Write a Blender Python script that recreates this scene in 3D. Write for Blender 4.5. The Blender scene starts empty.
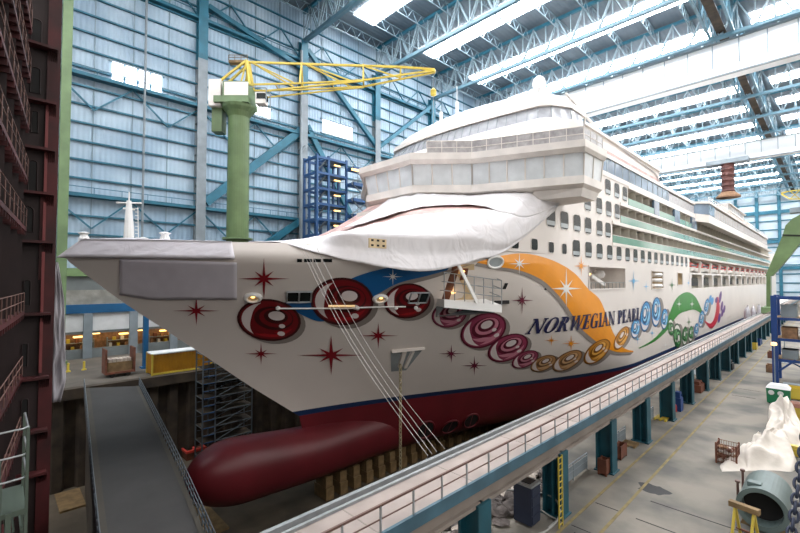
import bpy, math, random
from mathutils import Vector, noise
from mathutils.bvhtree import BVHTree
random.seed(7)
H = 12.5                      # the eye stands 12.5 m over the quay; everything below is laid out relative to the eye, the quay is z = 0 in the scene
C = bpy.context.scene.collection
SC = bpy.context.scene
# ------------------------------------------------------------------ camera
YAW = math.radians(45.9); PITCH = math.radians(1.84); FPX = 420.0
cd = bpy.data.cameras.new('camera'); cam = bpy.data.objects.new('camera', cd); C.objects.link(cam)
cd.sensor_width = 36; cd.lens = FPX/800*36; cd.clip_start = .05; cd.clip_end = 2000
cam.location = (0, 0, H); cam.rotation_euler = (math.pi/2+PITCH, 0, YAW); SC.camera = cam
F2 = Vector((-math.sin(YAW), math.cos(YAW), 0)); R3 = Vector((math.cos(YAW), math.sin(YAW), 0))
F3 = F2*math.cos(PITCH)+Vector((0, 0, math.sin(PITCH))); U3 = -F2*math.sin(PITCH)+Vector((0, 0, math.cos(PITCH)))
def ray(u, v): return F3*FPX+R3*(u-400)+U3*(266.5-v)
def onX(u, v, x): d = ray(u, v); return d*(x/d.x)
def onY(u, v, y): d = ray(u, v); return d*(y/d.y)
def onZ(u, v, z): d = ray(u, v); return d*(z/d.z)
QZ = -12.5                    # quay level
DZ = -24.0                    # dock bottom
# ------------------------------------------------------------------ materials
def s2l(c):
    c = c/255.0
    return c/12.92 if c <= .04045 else ((c+.055)/1.055)**2.4
def col(r, g, b): return (s2l(r), s2l(g), s2l(b), 1)
def mat(name, rgb, rough=.55, metal=0.0, vary=.12, scale=.6, bump=0.0, bscale=8.0, bdist=.04, distort=0.0, stretch=(1, 1, 1), rgb2=None, lo=.38, hi=.72):
    m = bpy.data.materials.new(name); m.use_nodes = True; nt = m.node_tree; N = nt.nodes; bs = N['Principled BSDF']
    bs.inputs['Roughness'].default_value = rough; bs.inputs['Metallic'].default_value = metal
    c = col(*rgb); tc = N.new('ShaderNodeTexCoord'); mp = N.new('ShaderNodeMapping'); mp.inputs['Scale'].default_value = stretch
    nt.links.new(tc.outputs['Object'], mp.inputs['Vector'])
    nz = N.new('ShaderNodeTexNoise'); nz.inputs['Scale'].default_value = scale; nz.inputs['Detail'].default_value = 6
    nt.links.new(mp.outputs['Vector'], nz.inputs['Vector'])
    rp = N.new('ShaderNodeValToRGB'); rp.color_ramp.elements[0].position = lo; rp.color_ramp.elements[1].position = hi
    if rgb2: c2 = col(*rgb2)
    else: c2 = tuple(min(1, x*(1-vary)) for x in c[:3])+(1,)
    c1 = c if rgb2 else tuple(min(1, x*(1+vary*.6)) for x in c[:3])+(1,)
    rp.color_ramp.elements[0].color = c2; rp.color_ramp.elements[1].color = c1
    nt.links.new(nz.outputs['Fac'], rp.inputs['Fac']); nt.links.new(rp.outputs['Color'], bs.inputs['Base Color'])
    if bump:
        n2 = N.new('ShaderNodeTexNoise'); n2.inputs['Scale'].default_value = bscale; n2.inputs['Detail'].default_value = 2.5; n2.inputs['Distortion'].default_value = distort
        nt.links.new(mp.outputs['Vector'], n2.inputs['Vector'])
        bp = N.new('ShaderNodeBump'); bp.inputs['Strength'].default_value = bump; bp.inputs['Distance'].default_value = bdist
        nt.links.new(n2.outputs['Fac'], bp.inputs['Height']); nt.links.new(bp.outputs['Normal'], bs.inputs['Normal'])
    return m
def ribbed(name, rgb, axis, freq, rough=.5, dark=.8, bump=.5, rgb2=None, nscale=.15):
    """sheeting with ribs across AXIS, a little soiled"""
    m = mat(name, rgb, rough, 0, .2, nscale, rgb2=rgb2); nt = m.node_tree; N = nt.nodes; bs = N['Principled BSDF']
    tc = N['Texture Coordinate']; wv = N.new('ShaderNodeTexWave'); wv.bands_direction = axis; wv.inputs['Scale'].default_value = freq
    wv.wave_profile = 'SIN'; nt.links.new(tc.outputs['Object'], wv.inputs['Vector'])
    bp = N.new('ShaderNodeBump'); bp.inputs['Strength'].default_value = bump; bp.inputs['Distance'].default_value = .1
    nt.links.new(wv.outputs['Fac'], bp.inputs['Height']); nt.links.new(bp.outputs['Normal'], bs.inputs['Normal'])
    return m
def glow(name, rgb, strength):
    m = bpy.data.materials.new(name); m.use_nodes = True; bs = m.node_tree.nodes['Principled BSDF']
    bs.inputs['Base Color'].default_value = col(*rgb); bs.inputs['Emission Color'].default_value = col(*rgb); bs.inputs['Emission Strength'].default_value = strength
    return m
def glassy(name, rgb, alpha, rough=.08):
    m = mat(name, rgb, rough, 0, .1, .4); m.node_tree.nodes['Principled BSDF'].inputs['Alpha'].default_value = alpha
    return m
M = {}
M['hull'] = mat('white_hull_paint', (222, 214, 207), .32, 0, .05, .12)
M['red'] = mat('antifouling_red', (100, 24, 33), .42, 0, .22, .18, .06, 3)
M['navy'] = mat('boot_top_blue', (18, 50, 92), .4)
M['white'] = mat('ship_white', (232, 231, 228), .4, 0, .06, .2)
M['bridgewhite'] = mat('primer_white', (226, 219, 212), .5, 0, .12, .5)
M['tarp'] = mat('white_plastic_sheet', (230, 227, 229), .45, 0, .04, .3, .5, .5, .45, 1.2, (1, .8, .6))
M['bowtarp'] = mat('grey_plastic_sheet', (208, 204, 210), .42, 0, .05, .4, .35, .9, .2, 1.5, (1, .35, 1))
M['skirt'] = mat('pale_plastic_skirt', (206, 202, 210), .42, 0, .06, .5)
M['pink'] = mat('red_lead_primer', (206, 172, 166), .6, 0, .3, .8)
M['darkglass'] = mat('dark_glass', (34, 40, 40), .25, 0, .4, .5)
M['darkglass'].node_tree.nodes['Principled BSDF'].inputs['Specular IOR Level'].default_value = .15
M['pane'] = mat('lower_pane_grey', (150, 158, 160), .25)
M['covered'] = mat('film_covered_glass', (216, 220, 222), .3, 0, .12, .6)
M['greyglass'] = mat('grey_front_glass', (176, 178, 184), .2, 0, .16, .9)
M['meshglass'] = mat('dusty_screen_glass', (176, 172, 172), .3, 0, .3, 1.4)
M['blueglass'] = mat('blue_grey_glass', (120, 140, 160), .12, 0, .35, .35)
M['greenglass'] = glassy('green_balcony_glass', (142, 186, 172), .72)
M['balcony'] = mat('balcony_back_wall', (196, 190, 176), .6, 0, .1, .5)
M['cream'] = mat('cream_lining', (214, 190, 150), .6, 0, .2, .6)
M['teal'] = mat('teal_steel', (34, 104, 126), .5, 0, .2, .5)
M['tealpale'] = mat('pale_teal_steel', (124, 146, 156), .45, 0, .15, .5)
M['trussblue'] = mat('truss_blue_steel', (88, 124, 140), .45, 0, .18, .4)
M['tealcol'] = mat('teal_column_paint', (20, 78, 92), .55, 0, .25, .8)
M['greycol'] = mat('grey_steel', (128, 138, 144), .5, 0, .15, .6)
M['panel'] = ribbed('blue_white_wall_sheeting', (172, 192, 206), 'Y', .4, .45, .8, .5, (136, 160, 180), .12)
M['roofdeck'] = ribbed('grey_roof_deck', (122, 134, 144), 'X', .3, .6, .8, .5, (92, 106, 118), .1)
M['endwall'] = mat('pale_blue_end_wall', (186, 202, 212), .5, 0, .15, .1)
M['crane'] = mat('crane_girder_white', (228, 230, 232), .45, 0, .06, .1)
M['green'] = mat('crane_green', (96, 118, 76), .5, 0, .2, .4)
M['palegreen'] = mat('pale_green_paint', (106, 130, 90), .5, 0, .2, .4)
M['yellow'] = mat('crane_yellow', (200, 176, 66), .45, 0, .15, .6)
M['yellowbox'] = ribbed('yellow_container_sheet', (168, 116, 18), 'Y', .8, .5, .8, .5, (138, 92, 12), .5)
M['floor'] = mat('quay_concrete', (122, 116, 106), .8, 0, .3, .3, .1, 6, rgb2=(82, 81, 77), lo=.34, hi=.6)
M['farquay'] = mat('far_quay_concrete', (92, 86, 78), .8, 0, .3, .4, .1, 5)
M['road'] = mat('gate_road_asphalt', (50, 49, 48), .8, 0, .25, .3, .1, 6)
M['kerb'] = mat('kerb_sand', (62, 58, 50), .8)
M['concrete'] = mat('old_concrete', (152, 150, 142), .8, 0, .3, .6, .2, 5)
M['dockfloor'] = mat('dock_floor', (84, 74, 60), .85, 0, .35, .3, .2, 3)
M['pile'] = mat('sheet_pile_rust', (74, 62, 48), .8, 0, .35, .5, rgb2=(44, 36, 28))
M['linepaint'] = mat('yellow_line_paint', (128, 113, 68), .75, 0, .3, 1.2)
M['stain'] = mat('wet_stain', (44, 44, 45), .75)
M['girder'] = mat('walkway_concrete', (160, 147, 140), .7, 0, .18, .6)
M['girderside'] = mat('girder_grey_paint', (138, 128, 120), .6, 0, .2, .6)
M['girderblue'] = mat('girder_blue_edge', (62, 96, 112), .55, 0, .25, .9)
M['steel'] = mat('galvanised_steel', (156, 160, 162), .4, .5, .15, 2)
M['rail'] = mat('rusty_handrail', (104, 76, 68), .6)
M['block'] = mat('section_red_primer', (84, 25, 27), .65, 0, .35, .5, rgb2=(50, 16, 17))
M['blockface'] = mat('section_wall_brown', (42, 28, 28), .7, 0, .3, .5)
M['blockpink'] = mat('section_edge_pink', (124, 58, 58), .6)
M['hole'] = mat('shade_and_joint_black', (24, 22, 22), .8)  # near-black: stands in for shade in flat openings, also joints and marks
M['curtain'] = mat('hanging_plastic_film', (176, 172, 178), .4, 0, .15, .6, .4, .8, .15, 1.0)
M['scafblue'] = mat('stair_tower_blue', (44, 84, 132), .5, 0, .2, .6)
M['rackblue'] = mat('rack_blue', (24, 62, 124), .5, 0, .15, .8)
M['scafgrey'] = mat('scaffold_grey', (96, 104, 110), .5, .4)
M['timber'] = mat('scaffold_timber', (128, 104, 70), .8, 0, .3, 1.5)
M['rust'] = mat('rusty_brown', (112, 66, 48), .75, 0, .35, 1.2)
M['brown'] = mat('brown_crane_trunk', (92, 54, 48), .7, 0, .3, .5)
M['orange'] = mat('orange_red_canopy', (196, 66, 58), .4)
M['tank'] = mat('tank_grey_green', (92, 106, 104), .5, 0, .12, 1.0)
M['cloth'] = mat('dirty_canvas', (200, 192, 182), .85, 0, .12, .8, .35, 1.2, .12)
M['binGreen'] = mat('skip_green', (20, 112, 74), .5)
M['cardboard'] = mat('load_brown', (146, 112, 84), .8, 0, .35, 2)
M['chain'] = mat('lifting_chain', (52, 58, 76), .45, .4)
M['anchorchain'] = mat('painted_chain', (172, 160, 128), .6)
M['rope'] = mat('pale_rope', (176, 172, 168), .7)
M['rubble'] = mat('dark_rubble', (96, 88, 84), .85, 0, .5, 2, .6, 4)
M['rubblepale'] = mat('pale_rubble', (190, 178, 166), .85, 0, .3, 2)
M['hose'] = mat('grey_hose', (160, 160, 156), .5)
M['cabinet'] = mat('cabinet_blue_grey', (40, 48, 68), .5)
M['black'] = mat('black_rubber', (26, 26, 28), .6)
M['annexwhite'] = mat('annex_white_panel', (206, 208, 208), .6)
M['annexblue'] = mat('annex_blue_beam', (20, 86, 130), .5)
M['shutter'] = mat('grey_shutter', (112, 118, 118), .5)
M['lampwarm'] = glow('warm_lamp', (255, 196, 110), 2.2)
M['lampdim'] = glow('dim_strip_lamp', (232, 196, 140), .35)
M['platgreen'] = mat('platform_green_grey', (74, 86, 76), .5)
M['lampwhite'] = glow('white_tube_lamp', (255, 244, 220), 6)
M['sky'] = glow('skylight_daylight', (250, 250, 252), 14.0)
M['windowsky'] = glow('wall_window_daylight', (240, 246, 255), 1.7)
P = {}
def paint(k, rgb): P[k] = mat('paint_'+k, rgb, .35, 0, .05, .4)
for k, rgb in dict(blue=(20, 92, 150), orange=(232, 148, 22), shade=(140, 132, 126), starred=(132, 20, 34), plum=(112, 28, 58), white=(228, 226, 222), navy=(30, 34, 78),
                   rdark=(60, 12, 16), rmid=(118, 16, 26), rlight=(168, 26, 36), pdark=(92, 22, 46), pmid=(150, 62, 90), plight=(204, 132, 150),
                   tdark=(110, 78, 52), tmid=(182, 134, 84), tlight=(214, 172, 126), odark=(128, 80, 22), omid=(190, 128, 40), olight=(226, 170, 80),
                   bdark=(22, 74, 124), bmid=(60, 148, 206), blight=(150, 206, 234), gdark=(16, 62, 36), gmid=(44, 118, 62), glight=(120, 176, 120),
                   green=(50, 134, 52), crimson=(196, 44, 66), violet=(96, 54, 132), skyblue=(96, 170, 214), hl=(226, 216, 214)).items(): paint(k, rgb)
# ------------------------------------------------------------------ mesh builder
class MB:
    def __init__(s): s.v = []; s.f = []; s.m = []
    def add(s, vs, fs, mi=0):
        o = len(s.v); s.v += [tuple(p) for p in vs]
        for f in fs: s.f.append(tuple(i+o for i in f)); s.m.append(mi)
        return s
    def box(s, x0, x1, y0, y1, z0, z1, mi=0):
        return s.add([(x, y, z) for z in (z0, z1) for y in (y0, y1) for x in (x0, x1)],
                     [(0, 2, 3, 1), (4, 5, 7, 6), (0, 1, 5, 4), (2, 6, 7, 3), (0, 4, 6, 2), (1, 3, 7, 5)], mi)
    def bar(s, p, q, w, h=None, mi=0, up=(0, 0, 1)):
        h = h or w; p = Vector(p); q = Vector(q); d = (q-p).normalized(); up = Vector(up)
        if abs(d.dot(up)) > .98: up = Vector((0, 1, 0))
        a = d.cross(up).normalized()*w/2; b = a.cross(d).normalized()*h/2
        vs = [e+i*a+j*b for e in (p, q) for i, j in ((-1, -1), (1, -1), (1, 1), (-1, 1))]
        return s.add(vs, [(0, 1, 2, 3), (7, 6, 5, 4), (0, 4, 5, 1), (1, 5, 6, 2), (2, 6, 7, 3), (3, 7, 4, 0)], mi)
    def tube(s, pts, r, n=8, mi=0, closed=False, cap=True):
        pts = [Vector(p) for p in pts]; k = len(pts); rings = []; rr = r if isinstance(r, (list, tuple)) else [r]*k; prev = None
        for i, p in enumerate(pts):
            d = (pts[(i+1) % k]-pts[i-1]) if closed else (pts[min(i+1, k-1)]-pts[max(i-1, 0)])
            d.normalize()
            if prev is None:
                up = Vector((0, 0, 1)) if abs(d.z) < .9 else Vector((1, 0, 0)); a = d.cross(up).normalized()
            else: a = (prev-d*prev.dot(d)).normalized()
            prev = a; b = d.cross(a)
            rings.append([p+(a*math.cos(t)+b*math.sin(t))*rr[i] for t in [2*math.pi*j/n for j in range(n)]])
        vs = [p for g in rings for p in g]; fs = []
        for i in range(k if closed else k-1):
            for j in range(n):
                a0 = i*n+j; a1 = i*n+(j+1) % n; b0 = ((i+1) % k)*n+j; b1 = ((i+1) % k)*n+(j+1) % n; fs.append((a0, a1, b1, b0))
        if cap and not closed: fs.append(tuple(range(n-1, -1, -1))); fs.append(tuple((k-1)*n+j for j in range(n)))
        return s.add(vs, fs, mi)
    def lathe(s, c, prof, n=24, mi=0, axis='z'):
        vs = []; k = len(prof)
        for r, h in prof:
            for j in range(n):
                a = 2*math.pi*j/n; x, y = r*math.cos(a), r*math.sin(a)
                vs.append({'z': (c[0]+x, c[1]+y, c[2]+h), 'y': (c[0]+x, c[1]+h, c[2]+y), 'x': (c[0]+h, c[1]+x, c[2]+y)}[axis])
        fs = [(i*n+j, i*n+(j+1) % n, (i+1)*n+(j+1) % n, (i+1)*n+j) for i in range(k-1) for j in range(n)]
        fs += [tuple(range(n-1, -1, -1)), tuple((k-1)*n+j for j in range(n))]
        return s.add(vs, fs, mi)
    def grid(s, rows, mi=0, skip=None, closed=False):
        k = len(rows); n = len(rows[0]); fs = []
        for i in range(k-1):
            for j in range(n if closed else n-1):
                if skip and skip(i, j): continue
                fs.append((i*n+j, i*n+(j+1) % n, (i+1)*n+(j+1) % n, (i+1)*n+j))
        return s.add([p for r in rows for p in r], fs, mi)
    def prism(s, poly, z0, z1, mi=0, top=None):
        n = len(poly); top = top or poly
        vs = [(x, y, z0) for x, y in poly]+[(x, y, z1) for x, y in top]
        return s.add(vs, [(i, (i+1) % n, n+(i+1) % n, n+i) for i in range(n)]+[tuple(range(n-1, -1, -1)), tuple(range(n, 2*n))], mi)
    def extr(s, pts, vec, mi=0):
        """a flat outline of 3-D points pushed along VEC"""
        n = len(pts); vec = Vector(vec); vs = [Vector(p) for p in pts]+[Vector(p)+vec for p in pts]
        return s.add(vs, [(i, (i+1) % n, n+(i+1) % n, n+i) for i in range(n)]+[tuple(range(n-1, -1, -1)), tuple(range(n, 2*n))], mi)
    def build(s, name, mats, parent=None, smooth=False, solid=0, bevel=0, weld=False):
        if not isinstance(mats, (list, tuple)): mats = [mats]
        me = bpy.data.meshes.new(name)
        if parent is not None:
            L = wloc(parent); org = L
        else:
            xs, ys, zs = zip(*s.v); org = Vector(((min(xs)+max(xs))/2, (min(ys)+max(ys))/2, min(zs)+H))
        off = Vector((0, 0, H))-org
        me.from_pydata([(x+off.x, y+off.y, z+off.z) for x, y, z in s.v], [], s.f)
        for m in mats: me.materials.append(m)
        me.polygons.foreach_set('material_index', s.m)
        if smooth: me.polygons.foreach_set('use_smooth', [True]*len(s.f))
        me.update()
        o = bpy.data.objects.new(name, me); C.objects.link(o)
        if parent is not None: o.parent = parent
        else: o.location = org
        if weld: md = o.modifiers.new('weld', 'WELD'); md.merge_threshold = .001
        if solid: md = o.modifiers.new('solid', 'SOLIDIFY'); md.thickness = solid; md.offset = 0
        if bevel: md = o.modifiers.new('bevel', 'BEVEL'); md.width = bevel; md.segments = 2; md.limit_method = 'ANGLE'
        return o
def wloc(o):
    L = Vector((0, 0, 0))
    while o is not None: L = L+o.location; o = o.parent
    return L
def tag(o, label, cat, group=None, kind=None):
    o['label'] = label; o['category'] = cat
    if group: o['group'] = group
    if kind: o['kind'] = kind
    return o
def struct(o): o['kind'] = 'structure'; return o
def thing(name, label, cat, loc, group=None):
    o = bpy.data.objects.new(name, None); C.objects.link(o); o.location = (loc[0], loc[1], loc[2]+H); o.empty_display_size = .3
    return tag(o, label, cat, group)
def dup(root, loc, label=None):
    r = root.copy(); C.objects.link(r); r.location = (loc[0], loc[1], loc[2]+H)
    if label: r['label'] = label
    def kids(a, b):
        for ch in list(a.children):
            if ch.name in DUPS: continue
            c = ch.copy(); C.objects.link(c); c.parent = b; DUPS.add(c.name); kids(ch, c)
    DUPS = set(); kids(root, r)
    return r
def interp(tab, x):
    if x <= tab[0][0]: return tab[0][1]
    for (a, p), (b, q) in zip(tab, tab[1:]):
        if x <= b: return p+(q-p)*(x-a)/(b-a)
    return tab[-1][1]
def lerp(a, b, t): return a+(b-a)*t
def smooth_curve(pts, n):
    """Catmull-Rom through pts, n+1 samples"""
    pts = [Vector(p) for p in pts]; P_ = [pts[0]]+pts+[pts[-1]]; k = len(pts)-1; out = []
    for i in range(n+1):
        t = i/n*k; j = min(int(t), k-1); t -= j; a, b, c, d = P_[j:j+4]
        out.append(.5*((2*b)+(c-a)*t+(2*a-5*b+4*c-d)*t*t+(3*b-a-3*c+d)*t**3))
    return out
ORD = ['first', 'second', 'third', 'fourth', 'fifth', 'sixth', 'seventh', 'eighth', 'ninth', 'tenth', 'eleventh', 'twelfth', 'thirteenth', 'fourteenth', 'fifteenth', 'sixteenth', 'seventeenth', 'eighteenth', 'nineteenth', 'twentieth',
       'twenty-first', 'twenty-second', 'twenty-third', 'twenty-fourth']
WORLD = 1.25; EXPO = 0.85
# ================================================================== THE HALL
WX = -88.0; EX = 40.0; WY0 = -20.0; WY1 = 380.0; CZ = 57.0; RZ = 65.0
COLY = [6.0+23.1*k for k in range(17)]
def wall_left():
    mb = MB(); mb.box(WX-.4, WX, WY0, WY1, -1.6, RZ)
    w = struct(mb.build('wall_left', M['panel']))
    g = MB()
    zs = [z for z in [1.4+3.15*i for i in range(20)]]
    for z in zs: g.box(WX+.05, WX+.4, WY0, WY1, z-.14, z+.14)
    g.build('girt', M['teal'], w)
    g = MB()
    for z, d in ((14.3, 1.3), (34.6, 1.6), (52.5, 1.2)):           # three walkways with a lattice below
        g.box(WX+.05, WX+d, WY0, WY1, z-.35, z+.25); g.box(WX+d-.15, WX+d, WY0, WY1, z+1.2, z+1.3)
        for k in range(100):
            y = WY0+4*k; g.bar((WX+d-.1, y, z+.2), (WX+d-.1, y, z+1.3), .08)
    g.build('walkway', M['teal'], w)
    g = MB()
    for y in COLY:
        for k in (1, 2, 3):
            yy = y+23.1*k/4; g.box(WX+.05, WX+.2, yy-.07, yy+.07, -1.6, RZ-.5)
    g.build('sheeting_rail', M['tealpale'], w)
    return w
wall_left()
for i, y in enumerate(COLY):
    mb = MB()
    for z0, z1, q in ((QZ, 44, 0), (44, CZ, 1)):
        mb.box(WX+.1, WX+.3, y-.9, y+.9, z0, z1, q); mb.box(WX+1.5, WX+1.7, y-.9, y+.9, z0, z1, q); mb.box(WX+.3, WX+1.5, y-.15, y+.15, z0, z1, q)
    for k in range(9): mb.box(WX+.3, WX+1.5, y-.88, y+.88, QZ+6.2*k, QZ+6.2*k+.15, 0)
    struct(mb.build('trim_%d' % (i+1), [M['greycol'], M['teal']]))
# wall bracing: big crossed diagonals in two bays, knee trusses elsewhere
br = MB()
for (ya, za, yb, zb, w) in ((30.2, 15.5, 53.3, 37, 1.7), (53.3, 37, 68, 14.5, 1.3), (30.2, -1, 53.3, 15, 1.5), (53.3, 55.5, 76.4, 36, 1.1), (30.2, 55.5, 53.3, 50, 1.0), (76.4, 37, 99.6, 56, 1.0)):
    br.bar((WX+1.0, ya, za), (WX+1.0, yb, zb), .8, w)
for k, y in enumerate(COLY[:8]):
    for z in (14.3, 34.6, 52.5):
        for (a, b) in ((0, 5.8), (11.5, 5.8), (11.5, 17.3), (23.1, 17.3)):
            br.bar((WX+.6, y+a, z-.3), (WX+.6, y+b, z-(5.6 if z < 20 else -5.6 if z > 40 else 5.6)), .25)
o = br.build('wall_brace', M['teal']); struct(o); o.name = 'trim_brace'
pp = MB()
for (y, z0, z1, r) in ((19.0, 1, 66, .2), (51.0, 2, 54, .3)):
    pp.tube([(WX+2.1, y, z0), (WX+2.1, y, z1)], r, 10)
pp.tube([(WX+2.1, 51.0, 30), (WX+2.1, 52.1, 31.5)], .28, 8)
d = pp.build('trim_downpipes', M['greycol']); struct(d)
def wall_window(n, u0, v0, u1, v1, k):
    a = onX(u0, v0, WX+.35); b = onX(u1, v1, WX+.35); c = onX(u0, v1, WX+.35)
    z1 = a.z; z0 = c.z; mb = MB()
    fr = MB(); fr.box(WX+.05, WX+.5, a.y-.3, b.y+.3, z0-.3, z0); fr.box(WX+.05, WX+.5, a.y-.3, b.y+.3, z1, z1+.3)
    w = struct(fr.build('window_%d' % n, M['tealpale']))
    for i in range(k):
        ya = lerp(a.y, b.y, i/k)+.22; yb = lerp(a.y, b.y, (i+1)/k)-.22
        m = MB(); m.box(WX+.1, WX+.45, ya, yb, z0, z1); m.build('pane', M['windowsky'], w)
wall_window(1, 111, 61, 163, 80, 4); wall_window(2, 254, 104, 271, 115, 2); wall_window(3, 322, 119, 353, 132, 2)
# end wall, roof, floors
mb = MB(); mb.box(WX, EX, WY1, WY1+.5, QZ, RZ); ew = struct(mb.build('wall_end', M['endwall']))
g = MB()
for z in range(-8, 64, 6): g.box(WX, EX, WY1-.35, WY1, z-.4, z+.4)
for z in (8, 26, 46): g.box(WX, EX, WY1-1.2, WY1, z-1.2, z+1.2)
g.build('girt', M['teal'], ew)
g = MB()
for k in range(11): x = -82+11.5*k; g.box(x-.9, x+.9, WY1-1.5, WY1-.1, QZ, RZ)
g.build('end_post', M['teal'], ew)
struct(MB().box(WX, EX, -90.5, -90, QZ, RZ).build('wall_front_light_block', M['greycol']))  # unseen wall, added to block world light from the open front
struct(MB().box(WX-.4, WX, -90, WY0, -1.6, RZ).build('wall_left_front', M['panel']))
struct(MB().box(64, 64.5, -90, WY1, QZ, 17).build('wall_right_light_block', M['greycol']))  # unseen low wall, added to block low world light from the side
mb = MB(); mb.box(WX, EX, -90, WY1, RZ, RZ+.4); roof = struct(mb.build('ceiling', M['roofdeck']))
n = 3
for i in range(-4, 16):
    y = 7.2+23.1*i+11.5
    for (xa, xb) in ((-80, -21), (-13, 36)):
        if y < 60:  # unseen skylights ahead of the ship, added and trimmed to light its front
            if xa > -50: continue
            xa = -62
        n += 1; mb = MB(); mb.box(xa, xb, y-3.2, y+3.2, RZ-.25, RZ-.05)
        s_ = struct(mb.build('window_%d' % n, M['sky'])); g = MB()
        for j in range(int((xb-xa)/6)+1): g.box(xa+6*j-.08, xa+6*j+.08, y-3.2, y+3.2, RZ-.4, RZ-.25)
        g.build('glazing_bar', M['tealpale'], s_)
# roof trusses across the hall
def truss_mesh():
    bc = MB(); bc.box(WX+1, EX, -.45, .45, CZ-.4, CZ+.4); tc = MB(); tc.box(WX+1, EX, -.35, .35, RZ-1.2, RZ-.5)
    web = MB(); n = 20; L = (EX-WX-1)/n
    for i in range(n):
        xa = WX+1+L*i; xm = xa+L/2; xb = xa+L
        for s in (-.28, .28):
            web.bar((xa, s, CZ), (xm, s, RZ-.9), .24); web.bar((xm, s, RZ-.9), (xb, s, CZ), .24)
        web.bar((xm, 0, RZ-.9), (xm, 0, CZ), .2); web.bar((xa, 0, CZ), (xa, 0, RZ-.9), .2)
    return bc, tc, web
t0 = thing('roof_truss', 'first blue lattice roof truss counted from the bow end of the hall', 'roof truss', ((WX+EX)/2, 0, CZ), 'blue roof trusses across the hall')
bc, tc, web = truss_mesh()
bc.build('bottom_chord', M['trussblue'], t0); tc.build('top_chord', M['teal'], t0); web.build('web_members', M['tealpale'], t0)
t0.location.y = COLY[1]
for i, y in enumerate(COLY[2:]):
    dup(t0, ((WX+EX)/2, y, CZ), ORD[i+1]+' blue lattice roof truss counted from the bow end of the hall')
# light lattice purlins along the hall
def purlin():
    p = MB(); p.box(-.1, .1, WY0, WY1, RZ-.5, RZ-.3); p.box(-.1, .1, WY0, WY1, RZ-3, RZ-2.8)
    k = int((WY1-WY0)/3.3)
    for i in range(k):
        y = WY0+3.3*i; p.bar((0, y, RZ-2.9), (0, y+1.65, RZ-.4), .12); p.bar((0, y+1.65, RZ-.4), (0, y+3.3, RZ-2.9), .12)
    return p
px = [-84+7.6*k for k in range(16)]; p0 = purlin().build('roof_purlin', M['tealpale'])
for i, x in enumerate(px):
    o = p0 if i == 0 else p0.copy()
    if i: C.objects.link(o)
    o.location.x = x; tag(o, ORD[i]+' light lattice purlin under the roof counted from the blue side wall', 'roof purlin', 'lattice purlins along the hall')
# the heavy lengthwise lattice with its dark walkway
lt = thing('catwalk', 'dark lattice catwalk running lengthwise under the roof between the skylights', 'catwalk', (-17, 180, CZ))
m = MB(); m.box(-17.9, -16.1, WY0, WY1-2, CZ+1, CZ+1.2); m.build('deck', M['pile'], lt)
m = MB()
for x in (-19.2, -14.8):
    m.box(x-.25, x+.25, WY0, WY1-2, CZ+.4, CZ+.9); m.box(x-.25, x+.25, WY0, WY1-2, RZ-1.4, RZ-.9)
    for k in range(59):
        y = WY0+6.6*k; m.bar((x, y, CZ+.6), (x, y+3.3, RZ-1), .3); m.bar((x, y+3.3, RZ-1), (x, y+6.6, CZ+.6), .3)
m.build('lattice', M['trussblue'], lt)
m = MB()
for k in range(40): m.box(-17.6, -16.4, WY0+10*k, WY0+10*k+3, CZ+1.2, CZ+2.6)
m.build('duct', M['greycol'], lt)
# two overhead cranes: white box girders
def bridge_crane(y, z0, z1, label):
    c = thing('bridge_crane', label, 'overhead crane', (-24, y, z0))
    m = MB(); m.box(WX+1.2, EX, y-1.6, y+1.6, z0, z1); m.build('box_girder', M['crane'], c)
    m = MB(); m.box(WX+1.2, EX, y-2.0, y-1.5, z0-.1, z0+.25); m.box(WX+1.2, EX, y-2.0, y-1.5, z1-.25, z1+.1); m.build('flange', M['greycol'], c)
    m = MB()
    for k in range(25):
        x = WX+4+5.0*k; m.box(x-.09, x+.09, y-1.75, y-1.5, z0+2.2, z1-.3)
    m.build('stiffener', M['tealpale'], c)
    return c
bridge_crane(124.5, 48.3, 56.4, 'long white box girder of the nearer overhead crane, above the ship\'s front')
bc2 = bridge_crane(222, 49.2, 56.4, 'long white box girder of the farther overhead crane, with the brown trunk under it')
tr = thing('crane_trunk', 'ribbed brown round trunk hanging under the far white crane girder', 'crane trunk', (-31, 219, 34.2))
cx = onY(728, 185, 219).x
m = MB(); prof = [(2.0, 0), (2.6, .3), (2.6, 1.0), (2.0, 1.3)]; pr = []
for k in range(6): pr += [(2.2, 2.2*k), (2.5, 2.2*k+.4), (2.2, 2.2*k+.8), (2.05, 2.2*k+1.5)]
m.lathe((cx, 219, 36.5), pr, 18); m.build('trunk', M['brown'], tr)
m = MB(); m.lathe((cx, 219, 34.2), [(4.2, 0), (4.2, .6), (2.3, 2.4)], 18); m.build('collar', M['cardboard'], tr)
m = MB(); m.box(cx-7, cx+7, 216.5, 221.5, 48.3, 50); m.build('trolley', M['greycol'], tr)
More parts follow.
